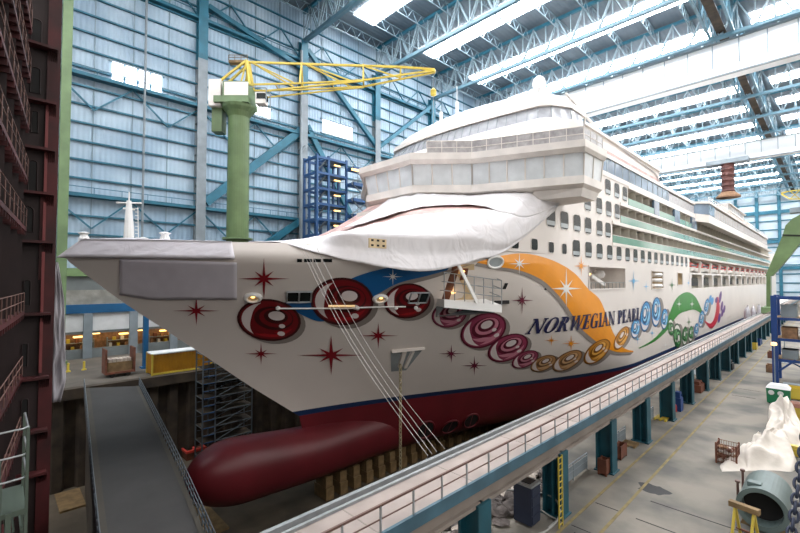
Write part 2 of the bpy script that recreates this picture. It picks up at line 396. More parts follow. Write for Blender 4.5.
# ------------------------------------------------------------------ quays, dock
mb = MB(); mb.box(-18, 110, -90, WY1, QZ-.6, QZ); struct(mb.build('floor', M['floor']))  # right-hand part is unseen, widened to block world light from below
mb = MB(); mb.box(WX, -62, -90, WY1, QZ-.6, QZ); struct(mb.build('floor_far_quay', M['farquay']))
mb = MB(); mb.box(-62, -18, -90, WY1, DZ-.6, DZ); struct(mb.build('floor_dock', M['dockfloor']))
def pile_wall(name, x, s):
    m = MB(); pts = []; k = 0; y = WY0
    while y < WY1:
        for (dy, dx) in ((0, 0), (.9, 0), (1.2, .6), (2.1, .6)): pts.append((x+s*dx, y+dy))
        y += 2.4
    m.grid([[(a, b, DZ) for a, b in pts], [(a, b, QZ-1.2) for a, b in pts]])
    m.box(min(x, x+s*.9), max(x, x+s*.9), WY0, WY1, QZ-1.25, QZ-.02)
    struct(m.build(name, [M['pile']]))
pile_wall('wall_dock_far', -62, 1); pile_wall('wall_dock_near', -18, -1)
# painted lines, plates, stains on the near quay
for nm, x, w in (('trim_line_inner', -9.78, .075), ('trim_line_outer', -8.3, .075)):
    m = MB(); m.box(x-w, x+w, 5, 300, QZ, QZ+.012); struct(m.build(nm, M['linepaint']))
m = MB()
for (u, v, r) in ((652, 489, .8),):
    c = onZ(u, v, QZ); ring = [(c.x+r*math.cos(a)*(1+.2*math.sin(3*a+1)+.12*math.sin(5*a)), c.y+r*.95*math.sin(a)*(1+.2*math.cos(2*a)+.1*math.sin(7*a)), QZ+.006+.001*(u % 3)) for a in [math.pi*2*i/22 for i in range(22)]]
    m.add(ring, [tuple(range(22))])
o = m.build('wet_patch', M['stain']); tag(o, 'dark wet patch on the concrete floor beside the yellow lines', 'stain', None, 'stuff')
m = MB()
for y in (17.5, 19.5, 22.0, 24.5, 27.0, 58, 62): m.box(-7.5 if y < 50 else -8, -3.2 if y < 50 else -6, y-.04, y+.04, QZ, QZ+.008)
for y in (15, 18.2, 21.5, 24.6): m.box(-9.6, -8.4, y-.03, y+.03, QZ, QZ+.008)
for x in (-9.2, -7.0): m.box(x-.03, x+.03, 10, 21, QZ, QZ+.008)
struct(m.build('trim_floor_joints', M['hole']))
gr = MB(); c = onZ(692, 372, QZ); gr.box(c.x-1.1, c.x+1.1, c.y-1.6, c.y+1.6, QZ, QZ+.03); tag(gr.build('drain_grate', M['greycol']), 'dark metal drain grate set in the middle of the concrete lane', 'drain grate')
# ------------------------------------------------------------------ road across the dock gate
def road_pt(u, v): return onZ(u, v, QZ)
left = smooth_curve([(97, 533, 0), (92, 480, 0), (88, 430, 0), (84, 388, 0)], 16); right = smooth_curve([(205, 533, 0), (182, 478, 0), (160, 430, 0), (139, 386, 0)], 16)
Lp = [road_pt(p.x, p.y) for p in left]; Rp = [road_pt(p.x, p.y) for p in right]
Lp = [Lp[0]+(Lp[0]-Lp[4])*1.0]+Lp; Rp = [Rp[0]+(Rp[0]-Rp[4])*1.0]+Rp
gate = thing('dock_gate', 'narrow asphalt roadway crossing the dock under the ship\'s bow', 'dock gate', (-42, 8, DZ))
m = MB(); m.grid([Lp, Rp]); m.grid([[p+Vector((0, 0, -1.2)) for p in Lp], Lp]); m.grid([Rp, [p+Vector((0, 0, -1.2)) for p in Rp]]); m.build('roadway', M['road'], gate)
m = MB()
for A, B, s in ((Lp, Rp, .1), (Rp, Lp, .06)):
    a = [p+(q-p)*s for p, q in zip(A, B)]; m.grid([[p+Vector((0, 0, .03)) for p in A], [p+Vector((0, 0, .03)) for p in a]])
m.build('kerb', M['kerb'], gate)
m = MB(); n_ = len(Lp)
m.grid([[p+Vector((0, .3, -1.2)) for p in Lp], [Vector((p.x, p.y+.3, DZ)) for p in Lp]]); m.grid([[p+Vector((0, -.3, -1.2)) for p in Rp], [Vector((p.x, p.y-.3, DZ)) for p in Rp]])
m.build('gate_body', M['pile'], gate)
def railing(mb, pts, h, step=1, r=.035, rails=(1.0, .55), mi=0):
    for f in rails: mb.tube([p+Vector((0, 0, h*f)) for p in pts], r, 6, mi)
    for i in range(0, len(pts), step): mb.tube([pts[i], pts[i]+Vector((0, 0, h))], r, 6, mi)
def dense(pts, step):
    out = [Vector(pts[0])]
    for a, b in zip(pts, pts[1:]):
        a = Vector(a); b = Vector(b); k = max(1, int((b-a).length/step))
        for i in range(1, k+1): out.append(a+(b-a)*i/k)
    return out
for nm, pts in (('railing', Lp), ('railing', Rp)):
    m = MB(); railing(m, dense(pts, .75), 1.05, 1, .03, (1.0, .66, .33)); m.build(nm, M['scafgrey'], gate)
# ------------------------------------------------------------------ far quay: annex with workshops
AX = -83.5
an = struct(MB().box(AX, WX, WY0, 150, -3.9, -1.6).build('wall_annex', M['concrete']))
m = MB(); m.box(AX-.2, AX+.5, WY0, 150, -5.3, -3.9); m.build('blue_beam', M['annexblue'], an)
m = MB(); m.box(AX-3.9, AX-.2, WY0, 150, -8.0, -5.3); m.box(AX-.3, AX+.1, WY0, 150, -8.2, -5.3); m.build('white_fascia', M['annexwhite'], an)
m = MB(); m.box(WX, AX, WY0, 150, -8.6, -8.2); m.build('soffit', M['shutter'], an)
m = MB()
for k in range(24): m.box(AX-.3, AX+.5, -8.4+6.3*k, -7.2+6.3*k, QZ, -5.3)
m.build('annex_post', M['greycol'], an)
m = MB(); m.box(WX, WX+.3, WY0, 150, QZ, -1.6); m.build('back_wall', M['cardboard'], an)
m = MB()
for k in range(24):
    y = -7.2+6.3*k; m.box(AX-.2, AX, y, y+5.1, QZ, QZ+1.5); 
m.build('workshop_sill', M['shutter'], an)
random.seed(3)
for k in range(11):
    y = -4+6.3*k
    for q in range(2):
        m = MB(); yy = y+1.0+2.2*q; m.box(WX+1.5, WX+2.3, yy, yy+1.3, -9.4+.4*q, -9.2+.4*q); tag(m.build('workshop_lamp', M['lampwarm']), 'warm hanging lamp in workshop bay of the low annex beyond the bow', 'lamp', 'workshop lamps in the annex')
    s = MB()
    for z in (-11.5, -10.4): s.box(WX+.6, WX+1.6, y-.6, y+3.8, z, z+.08)
    for yy in (y-.6, y+3.8): s.box(WX+.6, WX+1.6, yy-.05, yy+.05, QZ, -9.8)
    b = s.build('workshop_shelf', M['greycol']); tag(b, 'stocked grey shelf inside the lit workshop bay of the annex', 'shelf', 'workshop shelves in the annex')
    for q in range(7):
        t = MB(); yy = y-.4+.58*q; zz = (-11.42, -10.32)[q % 2]; t.box(WX+.7, WX+1.5, yy, yy+.45, zz, zz+random.uniform(.3, .8))
        tag(t.build('stock_box', M[random.choice(['cardboard', 'rust', 'annexwhite', 'yellow'])]), 'small box on a shelf inside the lit workshop of the annex', 'box', 'boxes on the workshop shelves')
L_ = bpy.data.lights.new('workshop_light', 'AREA'); L_.energy = 380; L_.color = (1, .78, .5); L_.shape = 'RECTANGLE'; L_.size = 3; L_.size_y = 50
lo = bpy.data.objects.new('workshop_light', L_); C.objects.link(lo); lo.location = (WX+2.4, 24, -8.7+H)
# green-roofed hut on the annex, below the bow tip
hut = thing('roof_hut', 'green sheet-metal hut on the annex roof behind the bow tip', 'hut', (-85, 9, -1.6))
m = MB(); m.box(-87, -83.5, 4, 14, -1.6, .6); m.build('body', M['shutter'], hut)
m = MB(); m.extr([(-87.3, 3.5, .6), (-83, 3.5, .6), (-84.5, 3.5, 1.9), (-87.3, 3.5, 1.9)], (0, 11, 0)); m.build('roof', M['green'], hut)
m = MB(); railing(m, dense([(-83.6, 3, -1.6), (-83.6, 25, -1.6)], 1.2), 1.0, 1, .06); tag(m.build('roof_railing', M['rackblue']), 'blue railing along the annex roof edge behind the bow', 'railing')
# yellow container, crate wagon, blue post
yc = thing('freight_container', 'yellow freight container with a white roof at the edge of the far quay', 'container', (-64, 22, QZ))
a = onZ(152, 376, QZ); y0 = a.y; x0 = a.x; x1 = x0-2.6
m = MB(); m.box(x1, x0, y0, y0+7.5, QZ+.15, QZ+2.7); m.build('body', M['yellowbox'], yc)
m = MB(); m.box(x1-.05, x0+.05, y0-.05, y0+7.55, QZ+2.7, QZ+2.85); m.build('roof', M['annexwhite'], yc)
m = MB()
for yy in (y0, y0+7.5):
    for xx in (x1, x0): m.box(xx-.1, xx+.1, yy-.1, yy+.1, QZ, QZ+2.8)
m.box(x0-.05, x0+.06, y0, y0+7.5, QZ+.05, QZ+.3); m.build('corner_frame', M['yellow'], yc)
wg = thing('crate_wagon', 'low flat wagon carrying a pale plank crate, beside the yellow container', 'wagon', (-66, 11, QZ))
a = onZ(105, 379, QZ); b = onZ(137, 376, QZ); xw = a.x
m = MB(); m.box(xw-2.4, xw, a.y, b.y, QZ+.45, QZ+.7); m.build('bed', M['rust'], wg)
for yy in (a.y+.1, b.y-.1):
    m = MB(); m.box(xw-2.4, xw, yy-.1, yy+.1, QZ+.7, QZ+3.6); m.build('end_board', M['rust'], wg)
m = MB(); m.box(xw-2.0, xw-.3, a.y+.3, b.y-.3, QZ+.7, QZ+1.9); m.build('crate', M['timber'], wg)
m = MB()
for i in range(6): yy = lerp(a.y+.6, b.y-.6, i/5); m.box(xw-1.9, xw-.4, yy-.18, yy+.18, QZ+1.9, QZ+2.3)
m.build('load', M['rubblepale'], wg)
for yy in (a.y+.8, b.y-.8):
    for xx in (xw-2.2, xw-.2): m = MB(); m.lathe((xx-.1, yy, QZ+.3), [(.3, 0), (.3, .2)], 14, 0, 'x'); m.build('wheel', M['black'], wg)
a = onZ(145, 368, QZ); m = MB(); m.box(a.x-.35, a.x+.35, a.y-.3, a.y+.3, QZ, -4.0); m.box(a.x-.6, a.x+.6, a.y-.55, a.y+.55, QZ, QZ+.25); tag(m.build('blue_post', M['annexblue']), 'tall blue steel post between the plank crate and the yellow container', 'post')
a = onZ(73, 376, QZ)
for i, (u, v) in enumerate(((68, 372), (84, 370))):
    a = onZ(u, v, QZ); m = MB(); m.lathe((a.x, a.y, QZ), [(.3, 0), (.3, .15), (.14, .2), (.14, 1.2)], 12); tag(m.build('yellow_bollard', M['yellow']), ['yellow bollard on the far quay next to the plastic curtain', 'yellow bollard in front of the annex, nearer the plank crate'][i], 'bollard')
# ================================================================== THE SHIP
XC = -40.0; HB = 16.5; SX = XC+HB; YE = 330.0
def Y0(z): return interp([(-21.5, 25.6), (-14.5, 23.8), (-10.3, 18.2), (-6.5, 13.5), (-1.6, 7.35), (1.8, 3.6), (3.2, 5.0)], z)
def LL(z): return interp([(-21.5, 62), (-14.5, 57), (1.8, 45), (3.2, 45)], z)
def WW(z): return interp([(-21.5, .1), (-14.5, .33), (1.8, 1), (3.2, 1)], z)
def hb(y, z):
    x = max(0, min(1, (y-Y0(z))/LL(z))); w = WW(z)
    b = HB*(w*(1-(1-x)**2)+(1-w)*x*x*(3-2*x))
    if z < -18.5: b *= math.sqrt(max(0, 1-((-18.5-z)/3.05)**2))*.75+.25
    return b
def stations(z, n=44):
    a = Y0(z); return [a+(58-a)*(i/n)**1.35 for i in range(n+1)]+[58+1.2*k for k in range(1, 21)]+[82+(YE-82)*k/14 for k in range(1, 15)]
def sect(z, s): return [(XC+s*hb(y, z), y, z) for y in stations(z)]
def loft(mb, zs, s, skip=None):
    rows = [sect(z, s) for z in zs]
    if s > 0: rows = rows[::-1]
    mb.grid(rows, 0, skip)
ship = thing('cruise_ship', 'white cruise ship under construction with painted pearls, stars and NORWEGIAN PEARL on its bow', 'ship', (XC, 160, -21.5))
ZW = [-13.9+(-3+13.9)*i/16 for i in range(17)]; ZU = [-3+(3.1+3)*i/10 for i in range(11)]
NB = 44
hull = MB()
for s in (1, -1):
    loft(hull, ZW, s)
    loft(hull, ZU, s, skip=(lambda i, j: j >= NB) if s > 0 else None)
OPEN = [(58.9, 73.4, -1.35, 1.95), (87.5, 95.2, -1.7, 1.7), (106.0, 110.6, -1.1, 1.6), (117.5, 300, -2.0, 5.2)]
ys = sorted(set([58.0, YE]+[a for o in OPEN for a in o[:2]]+[58+(YE-58)*k/30 for k in range(31)])); zs = sorted(set([-3.0, 5.6]+[a for o in OPEN for a in o[2:]]+[3.1]))
hull.grid([[(SX, y, z) for y in ys] for z in zs[::-1]], 0, skip=lambda i, j: any(o[0]-.01 <= ys[j] and ys[j+1] <= o[1]+.01 and o[2]-.01 <= zs[::-1][i+1] and zs[::-1][i] <= o[3]+.01 for o in OPEN))
# starboard side wall in front of the balconies, its front edge slanting up under the tarpaulin
ysf = lambda z: interp([(3.1, 38.5), (8.3, 48.5), (9.5, 49.5), (15.6, 50.5)], z)
for s in (1, -1):
    rows = []
    for i in range(14):
        z = 3.1+(15.6-3.1)*i/13; a = ysf(z); rows.append([(XC+s*hb(a+(58-a)*j/10, 1.8), a+(58-a)*j/10, z) for j in range(11)])
    hull.grid(rows[::-1] if s > 0 else rows)
ROWS = [(5.6, 9.0, 68.2), (9.0, 12.3, 71.8), (12.3, 15.6, 75.6)]
for z0, z1, y1 in ROWS:
    hull.grid([[(SX, y, z) for y in (58, y1)] for z in (z1, z0)])
hull.add([(SX, y, z) for y, z in ((58, 15.6), (YE, 15.6), (YE, 15.9), (58, 15.9))], [(0, 1, 2, 3)])
hull.grid([[(XC-HB, y, z) for y in (58, YE)] for z in (3.1, 15.6)])
hull.add([(XC-HB, YE, -14), (XC+HB, YE, -14), (XC+HB, YE, 15.6), (XC-HB, YE, 15.6)], [(0, 1, 2, 3)])
tf = []; tm = []
for f, mi in zip(hull.f, hull.m):
    for k in range(1, len(f)-1): tf.append((f[0], f[k], f[k+1])); tm.append(mi)
hull.f = tf; hull.m = tm
HULL = hull.build('hull', M['hull'], ship, smooth=False)
HULL.data.polygons.foreach_set('use_smooth', [True]*len(HULL.data.polygons))
bvh = BVHTree.FromPolygons([Vector(p) for p in hull.v], hull.f)
m = MB()
for s in (1, -1): loft(m, [-14.5, -13.9], s)
m.build('boot_top', M['navy'], ship, smooth=True)
m = MB(); ZR = [-21.5, -21.4, -21.1, -20.6, -20, -19.2, -18.4, -17.5, -16.5, -15.5, -14.5]
for s in (1, -1): loft(m, ZR, s)
m.grid([[(XC-hb(y, -21.5), y, -21.5) for y in stations(-21.5)], [(XC+hb(y, -21.5), y, -21.5) for y in stations(-21.5)]])
RED = m.build('underwater_hull', M['red'], ship, smooth=True)
rbvh = BVHTree.FromPolygons([Vector(p) for p in m.v], m.f)
# bulb
rows = []
for i in range(40):
    t = i/39; y = 12.5+ (40-12.5)*t**1.6
    q = min(1, (y-12.5)/5.2); k = math.sqrt(max(0, 1-(1-q)**2.3)); fade = 1 if y < 26 else 1-.25*((y-26)/14)
    rx = 2.85*k*fade; rz = interp([(12.5, 3.0), (17, 3.0), (24, 2.75), (40, 2.7)], y)*k; zc = interp([(12.5, -17.9), (16, -18.0), (24, -18.6), (40, -18.8)], y)
    rows.append([(XC+rx*math.copysign(abs(math.cos(a))**.9, math.cos(a)), y, zc+rz*math.copysign(abs(math.sin(a))**.92, math.sin(a))) for a in [2*math.pi*j/32 for j in range(32)]])
m = MB(); m.grid(rows, 0, None, True); m.add(rows[0], [tuple(range(31, -1, -1))])
m.build('bulbous_bow', M['red'], ship, smooth=True)
# bow-thruster tunnels: rings and flat discs, the recess shade put into their colour
for (u, v, r) in ((425.5, 429.5, 1.25), (450, 426.5, 1.25), (471, 420.5, 1.15)):
    h, n, _, _ = rbvh.ray_cast(Vector((0, 0, 0)), ray(u, v).normalized())
    if h is None: continue
    if n.dot(h) > 0: n = -n
    a = n.cross(Vector((0, 0, 1))).normalized(); b = a.cross(n)
    m = MB(); ring = [h+n*.05+(a*math.cos(t)+b*math.sin(t))*r for t in [2*math.pi*i/24 for i in range(24)]]
    m.tube(ring, .12, 6, 0, True); m.build('thruster_rim', M['red'], ship, smooth=True)
    m = MB(); m.add([h+n*.04+(a*math.cos(t)+b*math.sin(t))*r for t in [2*math.pi*i/24 for i in range(24)]], [tuple(range(24))]); m.add([h+n*.05+(a*x-b*.0)*1+b*y for x, y in ((-.06, -r), (.06, -r), (.06, r), (-.06, r))], [(0, 1, 2, 3)], 1)
    m.build('thruster_tunnel', [M['hole'], M['red']], ship)
# foredeck lid
fd = MB(); fy = stations(3.1); fd.grid([[(XC-hb(y, 3.1)+.3, y, 2.0) for y in fy[2:NB]], [(XC+hb(y, 3.1)-.3, y, 2.0) for y in fy[2:NB]]]); fd.build('foredeck', M['pink'], ship)
# ---- paint on the hull
def hit(u, v, off=.06):
    d = ray(u, v).normalized(); h, n, _, _ = bvh.ray_cast(Vector((0, 0, 0)), d)
    if h is None: h = onX(u, v, SX); n = Vector((1, 0, 0))
    if n.dot(d) > 0: n = -n
    return h+n*off
def hitX(y, z, off=.03):
    h, n, _, _ = bvh.ray_cast(Vector((0, y, z)), Vector((-1, 0, 0)))
    if h is None: h = Vector((SX, y, z)); n = Vector((1, 0, 0))
    if n.x < 0: n = -n
    return h+n*off
LAY = .012
def fan(mb, pts, c, mi, lay, rings=4):
    rings = rings*2 if rings > 2 else 3
    k = len(pts); rows = []
    vs = [hit(c[0], c[1], .06+lay*LAY)]
    for r in range(1, rings+1):
        for p in pts: vs.append(hit(lerp(c[0], p[0], r/rings), lerp(c[1], p[1], r/rings), .06+lay*LAY))
    fs = [(0, 1+j, 1+(j+1) % k) for j in range(k)]
    for r in range(1, rings):
        for j in range(k): a = 1+(r-1)*k+j; b = 1+(r-1)*k+(j+1) % k; fs.append((a, a+k, b+k, b))
    mb.add(vs, fs, mi)
def strip(mb, A, B, mi, lay, n=24, w=5):
    A = smooth_curve([(p[0], p[1], 0) for p in A], n); B = smooth_curve([(p[0], p[1], 0) for p in B], n)
    mb.grid([[hit(lerp(a.x, b.x, j/w), lerp(a.y, b.y, j/w), .06+lay*LAY) for j in range(w+1)] for a, b in zip(A, B)], mi)
def ell(cx, cy, rx, ry, ang, n=28):
    c, s = math.cos(math.radians(ang)), math.sin(math.radians(ang))
    return [(cx+rx*math.cos(t)*c-ry*math.sin(t)*s, cy+rx*math.cos(t)*s+ry*math.sin(t)*c) for t in [2*math.pi*i/n for i in range(n)]]
def star(name, u, v, rh, rv, key, rd=.52):
    pts = []; w = .13
    for i in range(16):
        t = 2*math.pi*i/16
        if i % 2: r = w*1.15
        elif i % 4 == 0: r = 1
        else: r = rd
        pts.append((u+rh*r*math.cos(t), v+rv*r*math.sin(t)))
    m = MB(); fan(m, pts, (u, v), 0, 4, 4); return m.build(name, P[key], HULL)
def pearl(cx, cy, rx, ry, ang, fam, shadow=True):
    dk, md, lt = (P[fam+'dark'], P[fam+'mid'], P[fam+'light']); m = MB()
    c, s = math.cos(math.radians(ang)), math.sin(math.radians(ang))
    def loc(x, y): return (cx+x*rx*c-y*ry*s, cy+x*rx*s+y*ry*c)
    def sub(x, y, a, b, mi, lay, n=20):
        pts = [loc(x+a*math.cos(t), y+b*math.sin(t)) for t in [2*math.pi*i/n for i in range(n)]]; fan(m, pts, loc(x, y), mi, lay, 2)
    def cres(x, y, a, b, t0, t1, w, mi, lay, n=14):
        A = []; B = []
        for i in range(n+1):
            t = math.radians(lerp(t0, t1, i/n)); k = math.sin(math.pi*i/n)*w
            A.append(loc(x+a*math.cos(t), y+b*math.sin(t))); B.append(loc(x+a*(1-k)*math.cos(t), y+b*(1-k)*math.sin(t)))
        strip(m, A, B, mi, lay, n, 2)
    if shadow: fan(m, ell(cx+rx*.1+1.5, cy+ry*.14, rx, ry, ang), (cx+rx*.1+1.5, cy+ry*.14), 4, 0, 4)
    fan(m, ell(cx, cy, rx, ry, ang), (cx, cy), 0, 1, 4)
    fan(m, ell(cx, cy, rx*.92, ry*.9, ang), (cx, cy), 1, 2, 4)
    cres(0, 0, .86, .84, 120, 250, .35, 3, 3)              # pale reflex on the far rim
    cres(0, 0, .8, .8, 20, 120, .28, 2, 3)
    sub(.14, -.12, .62, .56, 0, 4); sub(.2, -.16, .52, .46, 2 if fam in ('p', 't', 'o', 'b', 'g') else 1, 5)
    sub(.2, -.22, .38, .34, 0, 6); sub(.22, -.26, .26, .22, 3, 7)
    cres(.05, .05, .62, .6, 60, 170, .4, 1 if fam == 'r' else 2, 6)
    sub(.42, .2, .1, .1, 3, 7, 12); sub(.42, .56, .12, .11, 3, 7, 12)
    return m.build('painted_pearl', [dk, md, lt, P['hl'], P['shade']], HULL)
for a in ((269, 319.5, 32, 21, 6, 'r'), (342, 301, 31.5, 24, 2, 'r'), (407, 300.5, 23.5, 17.5, -8, 'r'), (449, 314, 18, 13, -14, 'p'), (483, 330, 24, 16.5, -24, 'p'),
          (507.5, 347.5, 21.5, 12.5, -24, 'p'), (524.8, 359, 14.5, 7.6, -25, 'p'), (543, 363, 14, 7, -24, 't'), (567, 360.5, 17, 8, -30, 't'), (596.5, 351.5, 16.5, 8.5, -42, 'o'), (621, 338, 13, 5.6, -62, 'o'),
          (635, 328.5, 10, 4.4, -82, 'b'), (645, 316.5, 15.5, 5.1, -85, 'b'), (655.8, 312, 15, 4.6, -87, 'b'), (664, 319, 10.5, 3.4, -86, 'b'),
          (670.5, 327, 8.5, 3, 86, 'g'), (677, 335.5, 12.3, 3.9, 88, 'g'), (684.5, 336, 9.6, 2.8, -86, 'g'), (690.5, 334, 8.2, 2.4, -86, 'g'), (696, 330, 7, 2.2, -84, 'b'), (701, 319, 8.5, 2.4, -82, 'b'), (706, 307, 8.5, 2.2, -80, 'b')):
    pearl(*a, shadow=a[2] > 7)
m = MB()
strip(m, [(284, 302), (310, 302), (330, 290), (345, 281), (365, 273), (390, 267), (420, 263), (454, 259.5)], [(284.5, 304), (303, 315), (322, 321), (345, 313), (372, 297), (398, 283), (425, 276), (447, 270)], 0, .2, 50, 14)
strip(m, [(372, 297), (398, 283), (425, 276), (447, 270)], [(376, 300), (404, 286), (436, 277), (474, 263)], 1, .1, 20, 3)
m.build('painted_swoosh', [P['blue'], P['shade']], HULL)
m = MB()
OO = [(477, 262), (500, 256), (522, 253.5), (542, 257), (560, 264), (575, 274), (588, 289), (599, 299), (606, 315), (613, 333), (622, 347), (633, 351)]
OI = [(477, 262.6), (500, 267), (520, 270.5), (540, 279), (553, 290), (565, 304), (579, 326), (588, 335), (598, 343), (608, 349), (618, 352), (633, 352)]
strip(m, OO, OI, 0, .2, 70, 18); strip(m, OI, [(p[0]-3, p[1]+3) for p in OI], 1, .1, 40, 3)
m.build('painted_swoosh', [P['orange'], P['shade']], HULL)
m = MB()
strip(m, [(638, 348), (652, 340), (664, 327), (669, 314), (675, 300), (682, 293.5), (689, 292.5), (696, 298), (702, 311)], [(639, 348.5), (655, 341), (668, 329), (673, 321), (679, 314), (685, 311.5), (690, 310), (695, 310), (700, 313)], 0, .2, 40, 6)
m.build('painted_swoosh', [P['green']], HULL)
m = MB(); strip(m, [(704, 320), (710, 323.5), (714, 318), (716, 309), (716.5, 297)], [(704.2, 321.5), (711, 328.5), (717, 321), (719.5, 309), (718, 297)], 0, .2, 20, 4); m.build('painted_swoosh', [P['crimson']], HULL)
for (u, v, rx, ry) in ((712, 301, 4, 1.3), (716, 300, 3, 1.2), (720, 297, 6, 1.2), (721.5, 306, 5, 1.1), (719, 318, 5, 1.2), (722, 313, 4, 1), (710, 299, 4, 1.2), (724, 309, 4, 1)):
    m = MB(); fan(m, ell(u, v, rx, ry, -82, 14), (u, v), 0, 2, 2); m.build('painted_bead', P['violet'] if u > 715 else P['bmid'], HULL)
for a in ((264, 278, 26, 21, 'starred'), (196.5, 310, 24, 15, 'starred'), (261, 353, 17, 11.5, 'starred'), (331, 354.5, 34, 20, 'starred', .5), (378, 335, 20.5, 13.5, 'starred'), (451, 353, 13.5, 9.5, 'plum'), (474, 365, 13.5, 10, 'plum'),
          (521.5, 300, 11.5, 14, 'plum'), (392.5, 276, 10.5, 9, 'white'), (518.6, 263.6, 11.5, 11, 'white', .62), (565.5, 288.5, 15.5, 21, 'white', .6), (580.5, 266, 7.5, 11, 'orange'), (551, 340, 7.5, 5.5, 'orange'), (570.5, 343, 9.5, 8.5, 'orange'),
          (633, 281, 6, 11, 'skyblue', .3), (645.5, 286.5, 3, 6, 'skyblue', .3), (671.5, 285, 4, 8, 'gmid', .3), (678.5, 304, 3, 7, 'white', .3), (691.5, 304, 2.6, 7, 'white', .3), (651.5, 333, 3.5, 7, 'skyblue', .3), (637, 339, 4, 6, 'skyblue', .3), (688.5, 322, 3, 6, 'gmid', .3), (665, 345, 4.5, 5, 'white', .4), (688, 283, 2, 5, 'skyblue', .3)):
    star('painted_star', *a)
# ---- the name: serif italic capitals cut from strokes, in the hull's own length and height
TK, TN, SF = .245, .095, .08
def letter(ch):
    q = []
    def r(x0, y0, x1, y1): q.append([(x0, y0), (x1, y0), (x1, y1), (x0, y1)])
    def d(xa, ya, xb, yb, w): q.append([(xa, ya), (xa+w, ya), (xb+w, yb), (xb, yb)])
    def serif(x, y, w=.34): r(x-w/2, 0 if y == 0 else 1-SF, x+w/2, SF if y == 0 else 1)
    def bowl(cx, cy, rx, ry, a0, a1, tmax, tmin, n=16):
        for i in range(n):
            pts = []
            for k in (i, i+1):
                a = math.radians(lerp(a0, a1, k/n)); t = tmin+(tmax-tmin)*abs(math.cos(a)); pts.append((a, t))
            (a, t), (b, s_) = pts
            q.append([(cx+rx*math.cos(a), cy+ry*math.sin(a)), (cx+rx*math.cos(b), cy+ry*math.sin(b)), (cx+(rx-s_)*math.cos(b), cy+(ry-TN)*math.sin(b)), (cx+(rx-t)*math.cos(a), cy+(ry-TN)*math.sin(a))])
    if ch == 'N': r(.14, 0, .14+TN, 1); r(.74, 0, .74+TN, 1); d(.68, 0, .06, 1, .2); serif(.17, 0, .3); serif(.08, 1, .2); serif(.78, 1, .3); w = .95
    elif ch == 'O': bowl(.42, .5, .42, .52, 0, 360, TK, TN, 28); w = .86
    elif ch == 'R': r(.1, 0, .1+TK, 1); serif(.2, 0, .38); r(0, 1-SF, .3, 1); bowl(.32, .74, .34, .26, -90, 90, TK, TN, 14); r(.25, 1-TN, .34, 1); r(.25, .48, .34, .48+TN); d(.6, 0, .34, .5, .2); r(.6, 0, .86, SF); w = .84
    elif ch == 'W': d(.26, 0, .04, 1, .18); d(.27, 0, .5, 1, TN); d(.72, 0, .48, 1, .18); d(.73, 0, .98, 1, TN); serif(.1, 1, .3); serif(.55, 1, .26); serif(1.02, 1, .24); w = 1.12
    elif ch == 'E': r(.1, 0, .1+TK, 1); r(0, 0, .62, SF); r(0, 1-SF, .6, 1); r(.3, .47, .5, .47+SF); r(.56, 0, .64, .24); r(.54, .76, .61, 1); r(.46, .36, .52, .66); w = .7
    elif ch == 'G': bowl(.42, .5, .42, .52, 50, 320, TK, TN, 22); r(.56, .0, .56+TK, .42); r(.46, .4, .86, .4+SF); r(.66, .66, .73, 1); w = .9
    elif ch == 'I': r(.1, 0, .1+TK, 1); serif(.2, 0, .38); serif(.2, 1, .38); w = .42
    elif ch == 'A': d(.06, 0, .38, 1, TN); d(.58, 0, .32, 1, .2); r(.2, .3, .6, .3+SF); serif(.1, 0, .26); serif(.7, 0, .34); w = .86
    elif ch == 'P': r(.1, 0, .1+TK, 1); serif(.2, 0, .38); r(0, 1-SF, .3, 1); bowl(.32, .71, .36, .29, -90, 90, TK, TN, 14); r(.25, 1-TN, .34, 1); r(.25, .42, .34, .42+TN); w = .72
    elif ch == 'L': r(.1, 0, .1+TK, 1); serif(.2, 1, .38); r(0, 0, .62, SF); r(.56, 0, .64, .28); w = .68
    return q, w
TXT = 'NORWEGIAN PEARL'
wid = [(.42 if c == ' ' else letter(c)[1]) for c in TXT]; tot = sum(wid)
pa = hit(523.5, 334, 0); pb = hit(639.5, 320, 0); pat = hit(524.5, 319, 0); pbt = hit(639, 307.6, 0)
x = 0
def name_pt(t, y):
    zb = lerp(pa.z, pb.z, t); zt = lerp(pat.z, pbt.z, t); z = lerp(zb, zt, y); return hitX(lerp(pa.y, pb.y, t)+.13*(z-zb), z, .06+5*LAY)
for c, w in zip(TXT, wid):
    if c != ' ':
        q, _ = letter(c); m = MB()
        for poly in q:
            k = 4; g = []
            a, b, c2, d2 = poly
            for i in range(k+1):
                row = []
                for j in range(3):
                    p0 = (lerp(a[0], d2[0], i/k), lerp(a[1], d2[1], i/k)); p1 = (lerp(b[0], c2[0], i/k), lerp(b[1], c2[1], i/k))
                    row.append(name_pt((x+lerp(p0[0], p1[0], j/2))/tot, lerp(p0[1], p1[1], j/2)))
                g.append(row)
            m.grid(g)
        m.build('painted_letter', P['navy'], HULL)
    x += w
